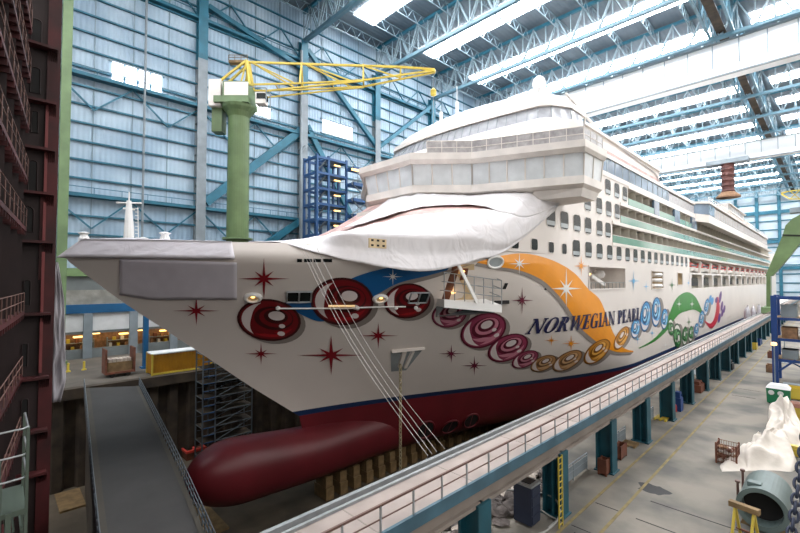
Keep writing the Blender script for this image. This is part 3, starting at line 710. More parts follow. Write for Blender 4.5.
# ---- things fixed to the hull: fairlead lamps, screens, anchor pocket, small ports, rubbing bars
def basis(u, v):
    h = hit(u, v, 0); d = ray(u, v).normalized(); _, n, _, _ = bvh.ray_cast(Vector((0, 0, 0)), d)
    n = n or Vector((1, 0, 0))
    if n.dot(d) > 0: n = -n
    a = Vector((0, 0, 1)).cross(n).normalized(); return h, n, a, n.cross(a)
for (u, v) in ((253, 297), (380, 298)):
    h, n, a, b = basis(u, v); rr = .72
    m = MB(); rows = []
    for i in range(6):
        t = i/5; k = [1.0, 1.02, .95, .8, .62, .5][i]; o = [0, .12, .25, .34, .34, .2][i]
        rows.append([h+n*o+(a*math.cos(q)*1.2+b*math.sin(q)*.8)*rr*k*.9 for q in [2*math.pi*j/20 for j in range(20)]])
    m.grid(rows, 0, None, True); f = m.build('fairlead', M['white'], ship, smooth=True)
    m = MB(); m.add([h+n*.21+(a*math.cos(q)*1.2+b*math.sin(q)*.8)*rr*.46 for q in [2*math.pi*j/20 for j in range(20)]], [tuple(range(20))]); m.build('mouth', M['cream'], f)
    m = MB(); p = h+n*.24+b*.18; m.lathe(p, [(.02, -.1), (.16, -.06), (.16, .06), (.02, .1)], 10); m.build('lamp', M['lampwarm'], f)
for (u, v, w, h_) in ((299, 296, 2.1, 1.2), (418.5, 297, 2.0, 1.25)):
    h, n, a, b = basis(u, v); m = MB()
    for q in (-1, 0, 1): m.bar(h+n*.15+a*q*w/2-b*h_/2, h+n*.15+a*q*w/2+b*h_/2, .14, .14)
    for q in (-1, 1): m.bar(h+n*.15-a*w/2+b*q*h_/2, h+n*.15+a*w/2+b*q*h_/2, .14, .14)
    f = m.build('porthole_frame', M['steel'], ship); m = MB(); m.add([h+n*.12+a*x*w/2+b*y*h_/2 for x, y in ((-1, -1), (1, -1), (1, 1), (-1, 1))], [(0, 1, 2, 3)]); m.build('pane', M['darkglass'], f)
m = MB(); m.tube([hit(u, v, .2) for u, v in ((278, 307), (300, 307), (325, 307), (345, 307), (366, 306), (388, 305.5), (405, 305.5))], .075, 8)
for u in (278, 357, 395, 415): m.lathe(hit(u, 306, .3), [(.05, -.2), (.2, -.1), (.2, .1), (.05, .2)], 10)
m.build('fender_tube', M['white'], ship)
m = MB(); m.tube([hit(328, 303.5, .35), hit(354, 303.5, .35)], .1, 8); m.build('strip_lamp', M['lampdim'], ship)
h, n, a, b = basis(405, 358); m = MB()
m.add([h+n*.06+a*x+b*y for x, y in ((-2.0, 1.3), (1.9, 1.5), (.6, -2.0), (-1.2, -2.0))], [(0, 1, 2, 3)]); ap = m.build('anchor_pocket', M['pane'], ship)
m = MB(); m.bar(h+n*.15+a*-1.9+b*1.35, h+n*.15+a*1.9+b*1.5, .3, .3); m.bar(h+n*.15+a*-.4+b*1.2, h+n*.15+a*-.4+b*-1.2, .45, .3); m.bar(h+n*.15+a*.6+b*1.2, h+n*.15+a*.3+b*-1.4, .35, .3); m.build('anchor_shoe', M['hull'], ap)
for (u, v, k) in ((505, 286, 1), (546, 287, 1), (563, 287, 1), (577, 285, 1)):
    h, n, a, b = basis(u, v); m = MB(); m.add([h+n*.05+a*x*.26+b*(y*.36)+a*y*.05 for x, y in ((-1, -1), (1, -1), (1, 1), (-1, 1))], [(0, 1, 2, 3)]); m.build('hull_port', M['hole'], ship)
m = MB(); m.bar(hit(494, 302, .1), hit(508, 301.6, .1), .25, .4); m.build('hull_slot', M['hole'], ship)
h = hit(502, 264, .05)
for (u0, v0, u1, v1) in ((489, 259, 501, 265),):
    h, n, a, b = basis(495, 262); m = MB(); m.tube([h+n*.08+(a*1.1*math.cos(t)+b*.62*math.sin(t)) for t in [2*math.pi*i/16 for i in range(16)]], .13, 6, 0, True); f = m.build('mooring_port', M['white'], ship)
    m = MB(); m.add([h+n*.09+(a*1.1*math.cos(t)+b*.62*math.sin(t)) for t in [2*math.pi*i/16 for i in range(16)]], [tuple(range(16))]); m.build('pane', M['pane'], f)
# mooring slots in the bulwark
for (u0, u1) in ((297, 302), (304, 312), (313.5, 321), (323, 332)):
    m = MB(); m.add([hit(u0, 258.5, .04), hit(u1, 258.8, .04), hit(u1, 262, .04), hit(u0, 262, .04)], [(0, 1, 2, 3)]); m.build('bulwark_slot', M['darkglass'], ship)
# open shell door with a railed balcony
A_, B_, C_, D_ = hit(454, 264, .05), hit(474, 264, .05), hit(474, 300, .05), hit(438, 305, .05)
m = MB(); m.add([A_, B_, C_, D_], [(0, 1, 2, 3)]); sd = m.build('shell_door_opening', M['cream'], ship)
m = MB(); m.add([hit(452, 266, .09), hit(460, 265, .09), hit(448, 302, .09), hit(440, 303, .09)], [(0, 1, 2, 3)]); m.add([hit(462, 268, .09), hit(468, 268, .09), hit(466, 279, .09), hit(459, 280, .09)], [(0, 1, 2, 3)]); m.build('opening_brown_panel', M['rust'], sd)  # flat brown quads laid over the cream opening
m = MB()
for (u, v) in ((461, 270), (452, 291)):
    m.lathe(hit(u, v, .3), [(.03, -.12), (.22, -.06), (.22, .06), (.03, .12)], 10)
m.build('opening_lamp', M['lampwarm'], sd)
out = Vector((2.1, -1.2, 0))
p1, p2 = hit(436, 305, .02), hit(482, 304, .02)
m = MB(); vs = [p1, p2, p2+Vector((2.0, .7, -.75)), p1+out]
m.add([v+Vector((0, 0, .7)) for v in vs]+[v+Vector((0, 0, -.1)) for v in vs], [(0, 1, 2, 3), (7, 6, 5, 4), (0, 4, 5, 1), (1, 5, 6, 2), (2, 6, 7, 3), (3, 7, 4, 0)]); m.build('door_platform', M['white'], ship)
m = MB(); m.add([vs[0]+Vector((0, 0, -.15)), vs[3]+Vector((-.1, 0, -.15)), vs[2]+Vector((-.8, 0, -.15)), vs[1]+Vector((0, 0, -.15)), vs[0]+Vector((.2, -.3, -1.2)), vs[3]+Vector((-1.0, .3, -.9))], [(0, 1, 2, 3), (0, 4, 5, 1), (4, 3, 2, 5)]); m.build('platform_underside', M['pane'], ship)
m = MB(); rl = dense([vs[0]+Vector((.3, 0, .7)), vs[3]+Vector((0, 0, .7)), vs[2]+Vector((0, 0, .7)), vs[1]+Vector((.2, 0, .7))], 1.1); railing(m, rl, 2.6, 1, .05, (1, .66, .33)); m.build('door_railing', M['steel'], ship)
m = MB(); q0 = vs[3]+(vs[2]-vs[3])*.55+Vector((0, 0, .7)); m.bar(q0, hit(455, 262, .5), .12, .4); m.build('gangway_ladder', M['white'], ship)
# ---- big openings in the side: lined recesses
for i, (y0, y1, z0, z1) in enumerate(OPEN[:3]):
    m = MB(); d = 4.5
    m.add([(SX, y0, z0), (SX, y1, z0), (SX, y1, z1), (SX, y0, z1), (SX-d, y0, z0), (SX-d, y1, z0), (SX-d, y1, z1), (SX-d, y0, z1)], [(4, 5, 6, 7), (0, 1, 5, 4), (1, 2, 6, 5), (2, 3, 7, 6), (3, 0, 4, 7)])
    r = m.build('side_recess', M['cream'] if i else M['bridgewhite'], ship)
    m = MB()
    for (a, b) in (((y0, z0), (y1, z0)), ((y1, z0), (y1, z1)), ((y1, z1), (y0, z1)), ((y0, z1), (y0, z0))): m.bar((SX+.02, a[0], a[1]), (SX+.02, b[0], b[1]), .2, .2, 0, (1, 0, 0))
    m.build('recess_edge', M['hull'], r)
    m = MB(); k = 1
    for q in range(k): m.lathe((SX-1.6, lerp(y0, y1, .3), z1-1.1), [(.03, -.15), (.28, -.08), (.28, .08), (.03, .15)], 10)
    m.build('recess_lamp', M['lampwarm'], r)
    if i == 0:
        m = MB(); yy = 68.8; m.lathe((SX-2.4, yy, .9), [(.1, -.75), (.8, -.5), (1.0, 0), (.8, .5), (.1, .75)], 16); m.bar((SX-1.0, 62.5, .6), (SX-1.0, 67.5, -.7), .25, .5); m.build('davit', M['white'], r)
        m = MB()
        for q in range(9): yy = y0+.8+1.6*q; m.bar((SX+.05, yy, z0), (SX+.05, yy, z0+.95), .07)
        m.bar((SX+.05, y0, z0+.95), (SX+.05, y1, z0+.95), .08); m.build('recess_railing', M['steel'], r)
    elif i == 1:
        for q in range(3): m = MB(); m.lathe((SX-.7, 91.8, z0+.6+1.05*q), [(.3, -.42), (1.3, -.35), (1.5, 0), (1.3, .35), (.3, .42)], 16); m.build('life_raft', M['white'], r)
    else:
        m = MB(); m.box(SX-1.3, SX-.6, y0+1.2, y1-1.2, z0, z1-.9); m.build('locker', M['annexwhite'], r)
# long lifeboat recess
y0, y1, z0, z1 = OPEN[3]; d = 5.2
m = MB(); m.add([(SX, y0, z0), (SX, y1, z0), (SX, y1, z1), (SX, y0, z1), (SX-d, y0, z0), (SX-d, y1, z0), (SX-d, y1, z1), (SX-d, y0, z1)], [(4, 5, 6, 7), (0, 1, 5, 4), (1, 2, 6, 5), (2, 3, 7, 6), (3, 0, 4, 7)])
r = m.build('boat_recess', M['balcony'], ship)
m = MB(); m.box(SX-d, SX+.1, y0, y1, 1.35, 1.75); m.build('boat_deck', M['hull'], ship)
for k in range(14):
    y = y0+13.2*k+.2
    m = MB(); m.extr([(SX+.06, y-1.1, 1.4), (SX+.06, y+1.9, 1.4), (SX+.06, y+1.1, .2), (SX+.06, y+1.0, -2.05), (SX+.06, y-.3, -2.05), (SX+.06, y-.4, .2)], (-.9, 0, 0)); m.build('boat_deck_pillar', M['hull'], ship)
    m = MB(); m.bar((SX-.6, y, 1.7), (SX-.3, y, 4.6), .5, .5); m.bar((SX-.3, y, 4.6), (SX-2, y, 5.1), .5, .4); m.build('boat_davit', M['hull'], ship)
m = MB(); m.box(SX-d+.02, SX-d+.3, y0+1, y1, z0+.3, .7); m.build('promenade_windows', M['darkglass'], ship)
# ---- windows of the ship's side: frame, dark glass and a grey lower pane in one window
def window(y, z, w, h, x=None, parent=ship, low=True):
    X = (XC+hb(y, 1.8) if y < 58 else SX) if x is None else x
    y2 = y; m = MB(); c = min(w, h)*.22
    ring = []
    for (sy, sz, a0) in ((1, 1, 0), (-1, 1, 90), (-1, -1, 180), (1, -1, 270)):
        for k in range(4): a = math.radians(a0+30*k); ring.append((sy*(w/2-c)+c*math.cos(a), sz*(h/2-c)+c*math.sin(a)))
    def xx(dy): yy = y+dy; return XC+hb(yy, 1.8) if (yy < 58 and x is None) else X
    m.tube([(xx(a)+.02, y+a, z+b) for a, b in ring], .05, 5, 0, True)
    n = len(ring); m.add([(xx(a)+.03, y+a, z+b) for a, b in ring], [tuple(range(n))], 1)
    if low: m.add([(xx(a)+.05, y+a, z+b) for a, b in ((-w/2+.1, -h/2+.25), (w/2-.1, -h/2+.25), (w/2-.1, -h*.16), (-w/2+.1, -h*.16))], [(0, 1, 2, 3)], 2)
    return m.build('window', [M['hull'], M['darkglass'], M['pane']], parent)
def yat(u): p = onX(u, 240, SX); return p.y
for u in (519, 535.5, 551, 564): window(yat(u), 3.9+ (0.15 if u < 540 else 0), 1.35, 1.35, low=False)
y = yat(576)
while y < 114.5: window(y, 4.15, 2.3, 2.25); y += 3.95
for u in (551, 564.5, 577, 588, 599.5, 608): window(yat(u), 7.5, 2.3, 2.3)
for u in (588, 599.5, 609, 617.5): window(yat(u), 10.75, 2.3, 2.4)
for u in (599, 608.5, 617.5, 625.5): window(yat(u), 14.05, 2.3, 2.4)
m = MB(); m.add([(SX+.03, yat(570), 10.2), (SX+.03, yat(576), 10.2), (SX+.03, yat(576), 11.5), (SX+.03, yat(570), 11.5)], [(0, 1, 2, 3)]); m.build('window', M['hole'], ship)
# ---- balconies
bal_end = 300.0
m = MB(); m.box(XC-HB, SX-2.2, 58, bal_end, 5.6, 15.6); m.build('cabin_wall', M['balcony'], ship)
for (z0, z1, ya) in ROWS:
    m = MB(); m.box(SX-2.4, SX+.12, ya, bal_end, z1-.38, z1+.12); m.build('balcony_slab', M['hull'], ship)
m = MB(); m.box(SX-2.4, SX+.12, 68, bal_end, 5.25, 5.75); m.build('balcony_slab', M['hull'], ship)
for (z0, z1, ya) in ROWS[:2]:
    m = MB(); m.box(SX-.02, SX+.04, ya+.15, bal_end, z0+.12, z0+1.3); m.build('glass_balustrade', M['greenglass'], ship)
    m = MB(); m.box(SX-.04, SX+.08, ya+.1, bal_end, z0+1.3, z0+1.38); m.build('handrail', M['hull'], ship)
z0, z1, ya = ROWS[2]
m = MB(); m.box(SX-.02, SX+.04, ya+.1, 121, z0+.12, z0+1.3); m.build('glass_balustrade', M['greenglass'], ship)
divm = MB(); divm.box(-2.2, .02, -.06, .06, 0, 2.95)
d0 = None; rest = MB(); door_rest = MB()
doorm = MB(); doorm.box(0, .06, .5, 2.6, 0, 2.3); dr0 = None
def shared(proto, mb, name, mt, x, y, z):
    if proto is None: o = mb.build(name, mt, ship); o.location = Vector((0, 0, 0)); proto = o; base = o.location.copy()
    else: o = proto.copy(); C.objects.link(o)
    o.location = Vector((x, y, z)); return proto
for r_, (z0, z1, ya) in enumerate(ROWS):
    k = 0; y = ya
    while y < bal_end-4:
        if k < 33:
            d0 = shared(d0, divm, 'balcony_divider', M['balcony'], SX-.1, y, z0+.1); dr0 = shared(dr0, doorm, 'balcony_door', M['darkglass'], SX-2.2, y+.3, z0+.15)
        else:
            rest.box(SX-2.3, SX-.08, y-.06, y+.06, z0+.1, z1-.3); door_rest.box(SX-2.2, SX-2.14, y+.8, y+2.9, z0+.15, z0+2.45)
        y += 3.95; k += 1
o = rest.build('balcony_divider', M['balcony'], ship); o['kind'] = 'stuff'
o = door_rest.build('balcony_door', M['darkglass'], ship); o['kind'] = 'stuff'
for u0, u1 in ((654.5, 659.5), (675, 680), (692, 697)):
    m = MB(); m.box(SX-.3, SX+.1, yat(u0), yat(u1), 12.45, 15.3); m.build('balcony_screen', M['blueglass'], ship)
# ---- band of big glass above, and the deck over it
m = MB(); m.box(SX-2, SX+.1, 51, 310, 15.55, 16.3); m.build('deck_edge', M['hull'], ship)
m = MB(); m.box(SX-1, SX-.05, 60, 101, 16.3, 18.5); m.build('lounge_glass', M['blueglass'], ship)
m = MB()
for k in range(13): y = 60+3.3*k; m.box(SX-.1, SX, y-.07, y+.07, 16.3, 18.5)
m.build('lounge_mullion', M['pane'], ship)
m = MB(); m.box(SX-3, SX-.1, 101.3, 125, 16.3, 18.2); m.build('screen_glass', M['meshglass'], ship)
m = MB(); m.box(SX-5, SX+.15, 54, 126, 18.5, 19.1); m.build('deck_edge', M['hull'], ship)
m = MB(); m.box(XC-14, SX-2.2, 54, 300, 15.6, 18.6); m.build('deckhouse', M['hull'], ship)
# ---- the wing deck standing out of the side further aft
m = MB(); zz0, zz1 = 13.9, 16.0
m.extr([(SX-1, 123, zz0+.8), (-21, 126.5, zz0+.2), (-21, 258, zz0+.2), (SX-1, 262, zz0+.8)], (0, 0, 1.9)); m.build('wing_deck', M['hull'], ship)
m = MB(); m.extr([(SX-1, 123, 16.2), (-21.05, 126.5, 16.2), (-21.05, 134, 16.2), (SX-1, 134, 16.2)], (0, 0, 2.6)); m.build('wing_corner_glass', M['blueglass'], ship)
m = MB(); m.box(SX-1, -21.1, 134, 258, 16.2, 18.4); m.build('wing_glass', M['meshglass'], ship)
m = MB(); m.extr([(SX-2, 122, 18.8), (-20.7, 126, 18.8), (-20.7, 258, 18.8), (SX-2, 262, 18.8)], (0, 0, .5)); m.build('wing_roof', M['hull'], ship)
for k in range(40): y = 134+3.1*k; m = MB(); m.box(-21.12, -21.0, y-.08, y+.08, 16.2, 18.7); m.build('wing_mullion', M['hull'], ship)
# stern houses
for (a, b, c, d, e, f, nm) in ((-50, -27, 195, 258, 18.6, 26, 'stern_house'), (-48, -29, 212, 256, 26, 31, 'stern_house'), (-47, -33, 235, 262, 31, 34, 'funnel_casing')):
    m = MB(); m.box(a, b, c, d, e, f); m.box(a-.3, b+.8, c-.4, d+1, f-.35, f); h_ = m.build(nm, M['hull'], ship)
    m = MB(); k = int((d-c)/5)
    for i in range(k): m.box(b+.02, b+.08, c+1+5*i, c+4+5*i, e+.5, f-.7)
    m.build('house_windows', M['meshglass'], h_)
m = MB(); railing(m, dense([(-21, 126.5, 19.3), (-21, 258, 19.3)], 4), 1.2, 1, .06); m.build('wing_railing', M['hull'], ship)
# ---- bridge
def poly_bridge(g=0.0, dz=0):
    P_ = [(-18.9, 51.8), (-18.9, 46.6), (-30.4, 41.7), (-35.6, 36.6), (-44.4, 36.6), (-49.6, 41.7), (-57.4, 47.4), (-57.4, 51.8)]
    c = Vector((-40, 52)); out_ = []
    for i, p in enumerate(P_):
        if g == 0: out_.append(p); continue
        sx = 1 if p[0] > -40 else -1; out_.append((p[0]+sx*g*.6, p[1]-g*(1 if 0 < i < 7 else -.2)))
    return out_
m = MB(); m.prism(poly_bridge(-.9), 10.2, 10.7, 0, poly_bridge(.0)); m.prism(poly_bridge(0), 10.7, 11.6); br_ = m.build('bridge', M['bridgewhite'], ship)
m = MB(); m.prism(poly_bridge(-.25), 11.6, 14.1, 0, poly_bridge(.15)); m.build('bridge_windows', M['covered'], ship)
m = MB(); pb0, pt0 = poly_bridge(-.2), poly_bridge(.2)
for i in range(7):
    a, b = Vector(pb0[i]+(11.6,)), Vector(pb0[i+1]+(11.6,)); c, d = Vector(pt0[i]+(14.1,)), Vector(pt0[i+1]+(14.1,)); k = max(2, int((b-a).length/1.9))
    for j in range(k+1): m = MB(); m.bar(a+(b-a)*j/k, c+(d-c)*j/k, .13, .13); m.build('bridge_mullion', M['bridgewhite'], ship)
m = MB(); m.prism(poly_bridge(.5), 14.1, 14.5, 0, poly_bridge(.9)); m.prism(poly_bridge(.9), 14.5, 15.3); m.build('bridge_roof', M['bridgewhite'], ship)
m = MB(); pr_ = poly_bridge(.2)[:3]; pr_.append(tuple(Vector(pr_[2]).lerp(Vector(poly_bridge(.2)[3]), .75))); sc_ = pr_
m.grid([[(x, y, 15.3) for x, y in pr_], [(x, y, 16.9) for x, y in sc_]]); m.build('roof_screen', M['meshglass'], ship)
m = MB()
pts = [Vector((x, y, 15.3)) for x, y in pr_]; railing(m, dense(pts, 1.6), 1.65, 1, .05, (1, .5)); m.build('roof_railing', M['bridgewhite'], ship)
# wing brackets and a lattice of stays below the port side of the bridge
m = MB(); m.prism([(-25, 45.5), (-19.5, 47.2), (-19.5, 51.2), (-25, 51.6)], 9.4, 10.3, 0, [(-24, 45), (-19.2, 46.9), (-19.2, 51.5), (-24, 51.7)]); m.build('wing_bracket', M['bridgewhite'], ship)
for i, (z, g) in enumerate(((8.2, .7), (5.9, 1.6))):
    m = MB(); P_ = [(-35.8, 36.0-g*2), (-44, 36-g*2), (-50, 41-g*2), (-56, 45.5-g)]; a = [(x, y, z) for x, y in P_]
    m.grid([[(x, y, z-.2) for x, y, z in a], [(x, y, z+.7) for x, y, z in a]]); m.build('front_deck_edge', M['bridgewhite'], ship)
# ---- the round white fronts above the bridge
def arc(yf, w, c, n=28):
    pts = []
    for i in range(n+1):
        x = -w+2*w*i/n; q = abs(x)/w; pts.append((XC-1.0+x*1.0, yf+c*q*q+(3.2*max(0, (q-.86)/.14)**2)))
    return pts
def rise(x, z): return z+1.2*((x-XC+1)/17)**2*min(1, max(0, (z-15.3)/5.2))
def tier(levels, name, mt, aft=None):
    rows = []
    for z, yf, w, c in levels:
        a = arc(yf, w, c); ya = aft or 60; rows.append([(a[0][0], ya, rise(a[0][0], z))]+[(x, y, rise(x, z)) for x, y in a]+[(a[-1][0], ya, rise(a[-1][0], z))])
    m = MB(); m.grid(rows); return m, rows
m, r1 = tier([(15.3, 38.6, 16.4, 8.0), (17.8, 43.2, 16.9, 6.0), (20.3, 47.6, 17.2, 4.5)], '', None); m.add(r1[-1], [tuple(range(len(r1[-1])))]); m.build('front_bulwark', M['hull'], ship, smooth=True)
m, r2 = tier([(20.3, 48.0, 16.9, 4.5), (22.4, 48.9, 16.4, 4.5)], '', None); m.build('observation_windows', M['greyglass'], ship, smooth=True)
m, r3 = tier([(22.4, 48.5, 16.6, 4.5), (23.3, 48.8, 16.5, 4.5)], '', None, 61); m.add(r3[0], [tuple(range(len(r3[0])))]); m.build('front_roof', M['hull'], ship)
m, r3 = tier([(23.3, 49.0, 16.3, 4.5), (25.2, 50.6, 15.0, 4.4), (26.4, 52.4, 13.6, 4.2), (26.8, 55, 12, 4)], '', None, 61); m.add(r3[-1], [tuple(range(len(r3[-1])))]); m.build('front_dome', M['tarp'], ship, smooth=True)
a0 = arc(47.96, 16.92, 4.5, 26); a1 = arc(48.86, 16.42, 4.5, 26)
for p, q in zip(a0, a1):
    m = MB(); m.bar((p[0], p[1], rise(p[0], 20.3)), (q[0], q[1], rise(q[0], 22.4)), .09, .09); m.build('observation_mullion', M['pane'], ship)
m = MB(); m.box(XC-14.5, SX-1.0, 60, 98, 18.6, 22.4); m.build('deckhouse', M['hull'], ship)
m = MB(); m.box(XC-14.8, SX-.6, 60, 98.5, 22.2, 22.6); m.build('deck_edge', M['hull'], ship)
m = MB(); m.box(SX-1.02, SX-.95, 66, 97, 20.0, 20.5); m.build('deckhouse_slot', M['pink'], ship)
m = MB()
for k in range(5):
    y = 57+2.6*k; m.bar((-25, y, 22.4), (-25, y, 25.2-.45*k), .22); m.bar((-25, y, 22.4), (-25, y+2.6, 24.7-.45*k), .16)
m.bar((-25, 56, 25.6), (-25, 70, 22.8), .3); m.build('side_frame', M['bridgewhite'], ship)
m = MB(); rr_ = onY(539, 83, 58.5); m.lathe(rr_, [(.05, -1.0), (.6, -.85), (.95, -.4), (1.0, 0), (.8, .6), (.4, .95), (.05, 1.0)], 18); m.lathe((rr_.x, rr_.y, rr_.z-2.2), [(.3, 0), (.3, 1.3)], 10); m.build('radome', M['white'], ship, smooth=True)
for (u, v0, v1) in ((441, 112, 118), (457, 102, 112)):
    a = onY(u, v1+6, 53); b = onY(u, v0, 53); m = MB(); m.tube([a, b], .28, 8); m.tube([b, b+Vector((0, 0, 2.6 if u > 450 else .4))], .06, 6); m.build('whip_aerial', M['white'], ship)
# foremast and small posts on the bow
def mast(u, v0, v1, y, cross=False):
    b = onY(u, v0, y); t = onY(u, v1, y); m = MB(); m.tube([b-Vector((0, 0, 1)), b+(t-b)*.35, t], [.5, .42, .22], 10)
    if cross:
        m.tube([b+(t-b)*.95+Vector((-.7, -.9, 0)), b+(t-b)*.95+Vector((.7, .9, 0))], .09, 6); m.tube([b+(t-b)*.8+Vector((0, -.5, 0)), b+(t-b)*.8+Vector((0, .5, 0))], .09, 6); m.tube([t, t+Vector((0, 0, .9))], .06, 6)
        for k in range(9): q = b+(t-b)*(.1+.09*k); m.bar(q+Vector((.3, .45, 0)), q+Vector((.3, .75, 0)), .06)
        m.bar(b+Vector((.3, .75, 0)), t+Vector((.3, .7, -.6)), .07)
    else: m.lathe(t, [(.15, -.3), (.5, 0), (.15, .1)], 10)
    m.build('foremast' if cross else 'deck_post', M['white'], ship)
mast(129, 241, 201, 9.5, True)
for u, v in ((84, 233), (143, 238), (165, 233)): mast(u, 241, v, 6 if u < 100 else 11)
# ---- front of the superstructure and the plastic sheets over it
BOT = [(-51, 19.5, 3.3), (-42, 18.5, 3.4), (-33.6, 17.5, 3.3), (-29.2, 21.6, 2.0), (-26.4, 28, 1.2), (-24.9, 34.2, 2.1), (-24.0, 39.5, 3.4), (-23.35, 48.6, 8.3)]
TOP = [(-44.4, 36.9, 10.3), (-40, 36.9, 10.4), (-35.6, 37.0, 10.4), (-33, 39.4, 10.4), (-30.4, 42.0, 10.3), (-27, 43.6, 10.3), (-24.2, 46.0, 10.1), (-23.3, 50.2, 9.8)]
nb = 56
Bc = smooth_curve(BOT, nb); Tc = smooth_curve(TOP, nb)
MID = []
for (x, y, z), q in zip(BOT[:3], TOP[:3]): MID.append(tuple(Vector((x, y, z)).lerp(Vector(q), .15)-Vector((0, 0, .8))))
for (x, y, z) in BOT[3:7]: MID.append((XC+hb(y+.3, 3.1)+.38, y+.3, max(z+.5, 3.75)))
MID.append((-23.2, 49.0, 8.8))
Mc = smooth_curve(MID, nb)
def front_pt(i, t, off=0):
    b, md, q = Bc[i], Mc[i], Tc[i]; f = i/nb
    if t < .22: p = b.lerp(md, t/.22)
    else:
        s = (t-.22)/.78; p = md.lerp(q, s); e = lerp(1.75, 1.0, min(1, max(0, (f-.3)/.35))); p.z = lerp(md.z, q.z, s**e)
    g = math.sin(math.pi*min(1, max(0, (f-.3)/.65)))
    bulge = (math.sin(math.pi*max(0, t-.1)/.9)**1.0*1.5 if t > .1 else 0)*g
    n = Vector((.75, -.5, .45)) if f > .35 else Vector((.1, -.6, .6))
    w = noise.noise(Vector((i*.3, t*2, 3)))*.4+noise.noise(Vector((i*.9+t*9, t*3-i*.25, 9)))*.22+abs(noise.noise(Vector((i*.55-t*8, t*1.2, 21))))*.3
    return p+n.normalized()*(bulge+off+(w*(.45+off) if off > -.2 else 0))
m = MB(); m.grid([[front_pt(i, t/20, -.25) for i in range(nb+1)] for t in range(21)]); m.build('superstructure_front', M['pink'], ship, smooth=True)
def sheet(name, t0, t1, i0, i1, label, n=26, off=.1, mt='tarp'):
    m = MB(); m.grid([[front_pt(i, lerp(t0(i/nb), t1(i/nb), t/n), off) for i in range(i0, i1+1)] for t in range(n+1)])
    o = m.build(name, M[mt], None, smooth=True, solid=.04); return tag(o, label, 'plastic sheet')
gap0 = lambda f: .60-.05*f; gap1 = lambda f: .60+.2*max(0, math.sin(math.pi*min(1, max(0, (f-.1)/.62))))-.05*f
sheet('plastic_sheet', lambda f: -.04-.06*math.sin(9*f)*0, gap0, 8, nb, 'big white plastic sheet bulging over the ship\'s shoulder above the blue painted swoosh')
sheet('plastic_sheet', gap1, lambda f: 1.0, 8, nb, 'white plastic sheet pulled up to the foot of the ship\'s bridge', 12)
# bow sheet: draped over the whole bow back to the mooring deck, skirt down the flare
def bow_edge(y, z, o): return Vector((XC+hb(max(y, Y0(z)+.02), z)+o, y, z))
rows = []; nbw = 44
for k in range(15):
    row = []
    for i in range(nbw+1):
        t = (i/nbw)**1.3; yt = 4.75+t*9.1; yb = 3.3+t*10.5
        if k < 5:                               # across the top from port to starboard
            q = k/4; hh = hb(max(yt, 5.02), 3.1)+.25; x = XC+hh*(-1+2*q); z = 3.12+.3*math.sin(math.pi*q)*min(1, t*3)+.06*noise.noise(Vector((i*.5, k, 1)))
            row.append((x, yt, z))
        else:
            s = (k-5)/9; zf = 3.1-1.45*s; yy = lerp(yt, yb, s)
            x = XC+hb(max(yy, Y0(zf)+.02), zf)+.2+.05*noise.noise(Vector((i*.7+s*5, s*1.6, 4)))*min(1, t*8+.2)+.04*math.sin(i*.9+s*6)*s*min(1, t*6); row.append((x, yy, zf))
    rows.append(row)
m = MB(); m.grid(rows); tag(m.build('bow_cover', M['bowtarp'], None, smooth=True, solid=.03), 'grey creased plastic cover drawn over the very tip of the bow', 'plastic sheet')
sk = []
for k in range(13):
    row = []
    for i in range(31):
        u = lerp(120, 237, i/30); vt = lerp(258, 262, i/30); vb = interp([(120, 294), (150, 299), (237, 299)], u); v = lerp(vt, vb, k/12)
        p = hit(u, v, .1+.035*noise.noise(Vector((i*.45, k*.4, 2)))); row.append(p)
    sk.append(row)
m = MB(); m.grid(sk); tag(m.build('hull_skirt', M['skirt'], None, smooth=True, solid=.02), 'pale plastic skirt taped to the bow flare under the bow cover', 'plastic sheet')
c = onX(369, 242.5, -25.5); bd = thing('marked_board', 'small tan board with dark square marks on the white sheet over the bulwark', 'board', (c.x, c.y+.9, c.z-.4))
m = MB(); m.box(c.x-.08, c.x+.08, c.y, c.y+1.8, c.z-.4, c.z+.35); m.build('panel', M['cream'], bd)
m = MB()
for q in range(3):
    for z in (-.28, .12): m.box(c.x+.08, c.x+.1, c.y+.15+.6*q, c.y+.4+.6*q, c.z+z, c.z+z+.16)
o = m.build('dark_marks', M['hole'], bd)
# upper translucent sheet over the aft houses
rows = []
for k in range(9):
    rows.append([(lerp(-24.2, -33, k/8)+.15*noise.noise(Vector((i, k, 5))), 64+ i*1.25, (22.6-.05*i if i < 24 else 21.4-.45*(i-24))+.8*math.sin(k/8*2.4)+.25*noise.noise(Vector((i*.5, k*.7, 8)))) for i in range(30)])
m = MB(); m.grid(rows); tag(m.build('plastic_sheet', M['tarp'], None, smooth=True, solid=.04), 'white plastic sheet laid over the high deckhouse behind the bridge', 'plastic sheet')
# lifeboats in the recess
def boat():
    rows_l = []; rows_u = []; n = 14
    for i in range(n+1):
        t = i/n; y = -4.8+9.6*t; k = max(.05, (1-abs(2*t-1)**2.6))
        rows_l.append([(1.55*k*math.cos(a), y, 1.15*math.sin(a)*(.55+.45*k)) for a in [math.pi+math.pi*j/10 for j in range(11)]])
        rows_u.append([(1.55*k*math.cos(a), y, 1.45*math.sin(a)*(.35+.65*k)) for a in [math.pi*j/10 for j in range(11)]])
    return rows_l, rows_u
lb = thing('lifeboat', 'first red-topped lifeboat of the row in the ship\'s side, nearest the bow', 'lifeboat', (SX-1.9, 124.5, 3.15), 'lifeboats in the ship\'s side')
rl_, ru_ = boat()
def sh(rows): return [[(x+SX-1.9, y+124.5, z+3.15) for x, y, z in r] for r in rows]
m = MB(); m.grid(sh(rl_)); m.build('boat_hull', M['white'], lb, smooth=True)
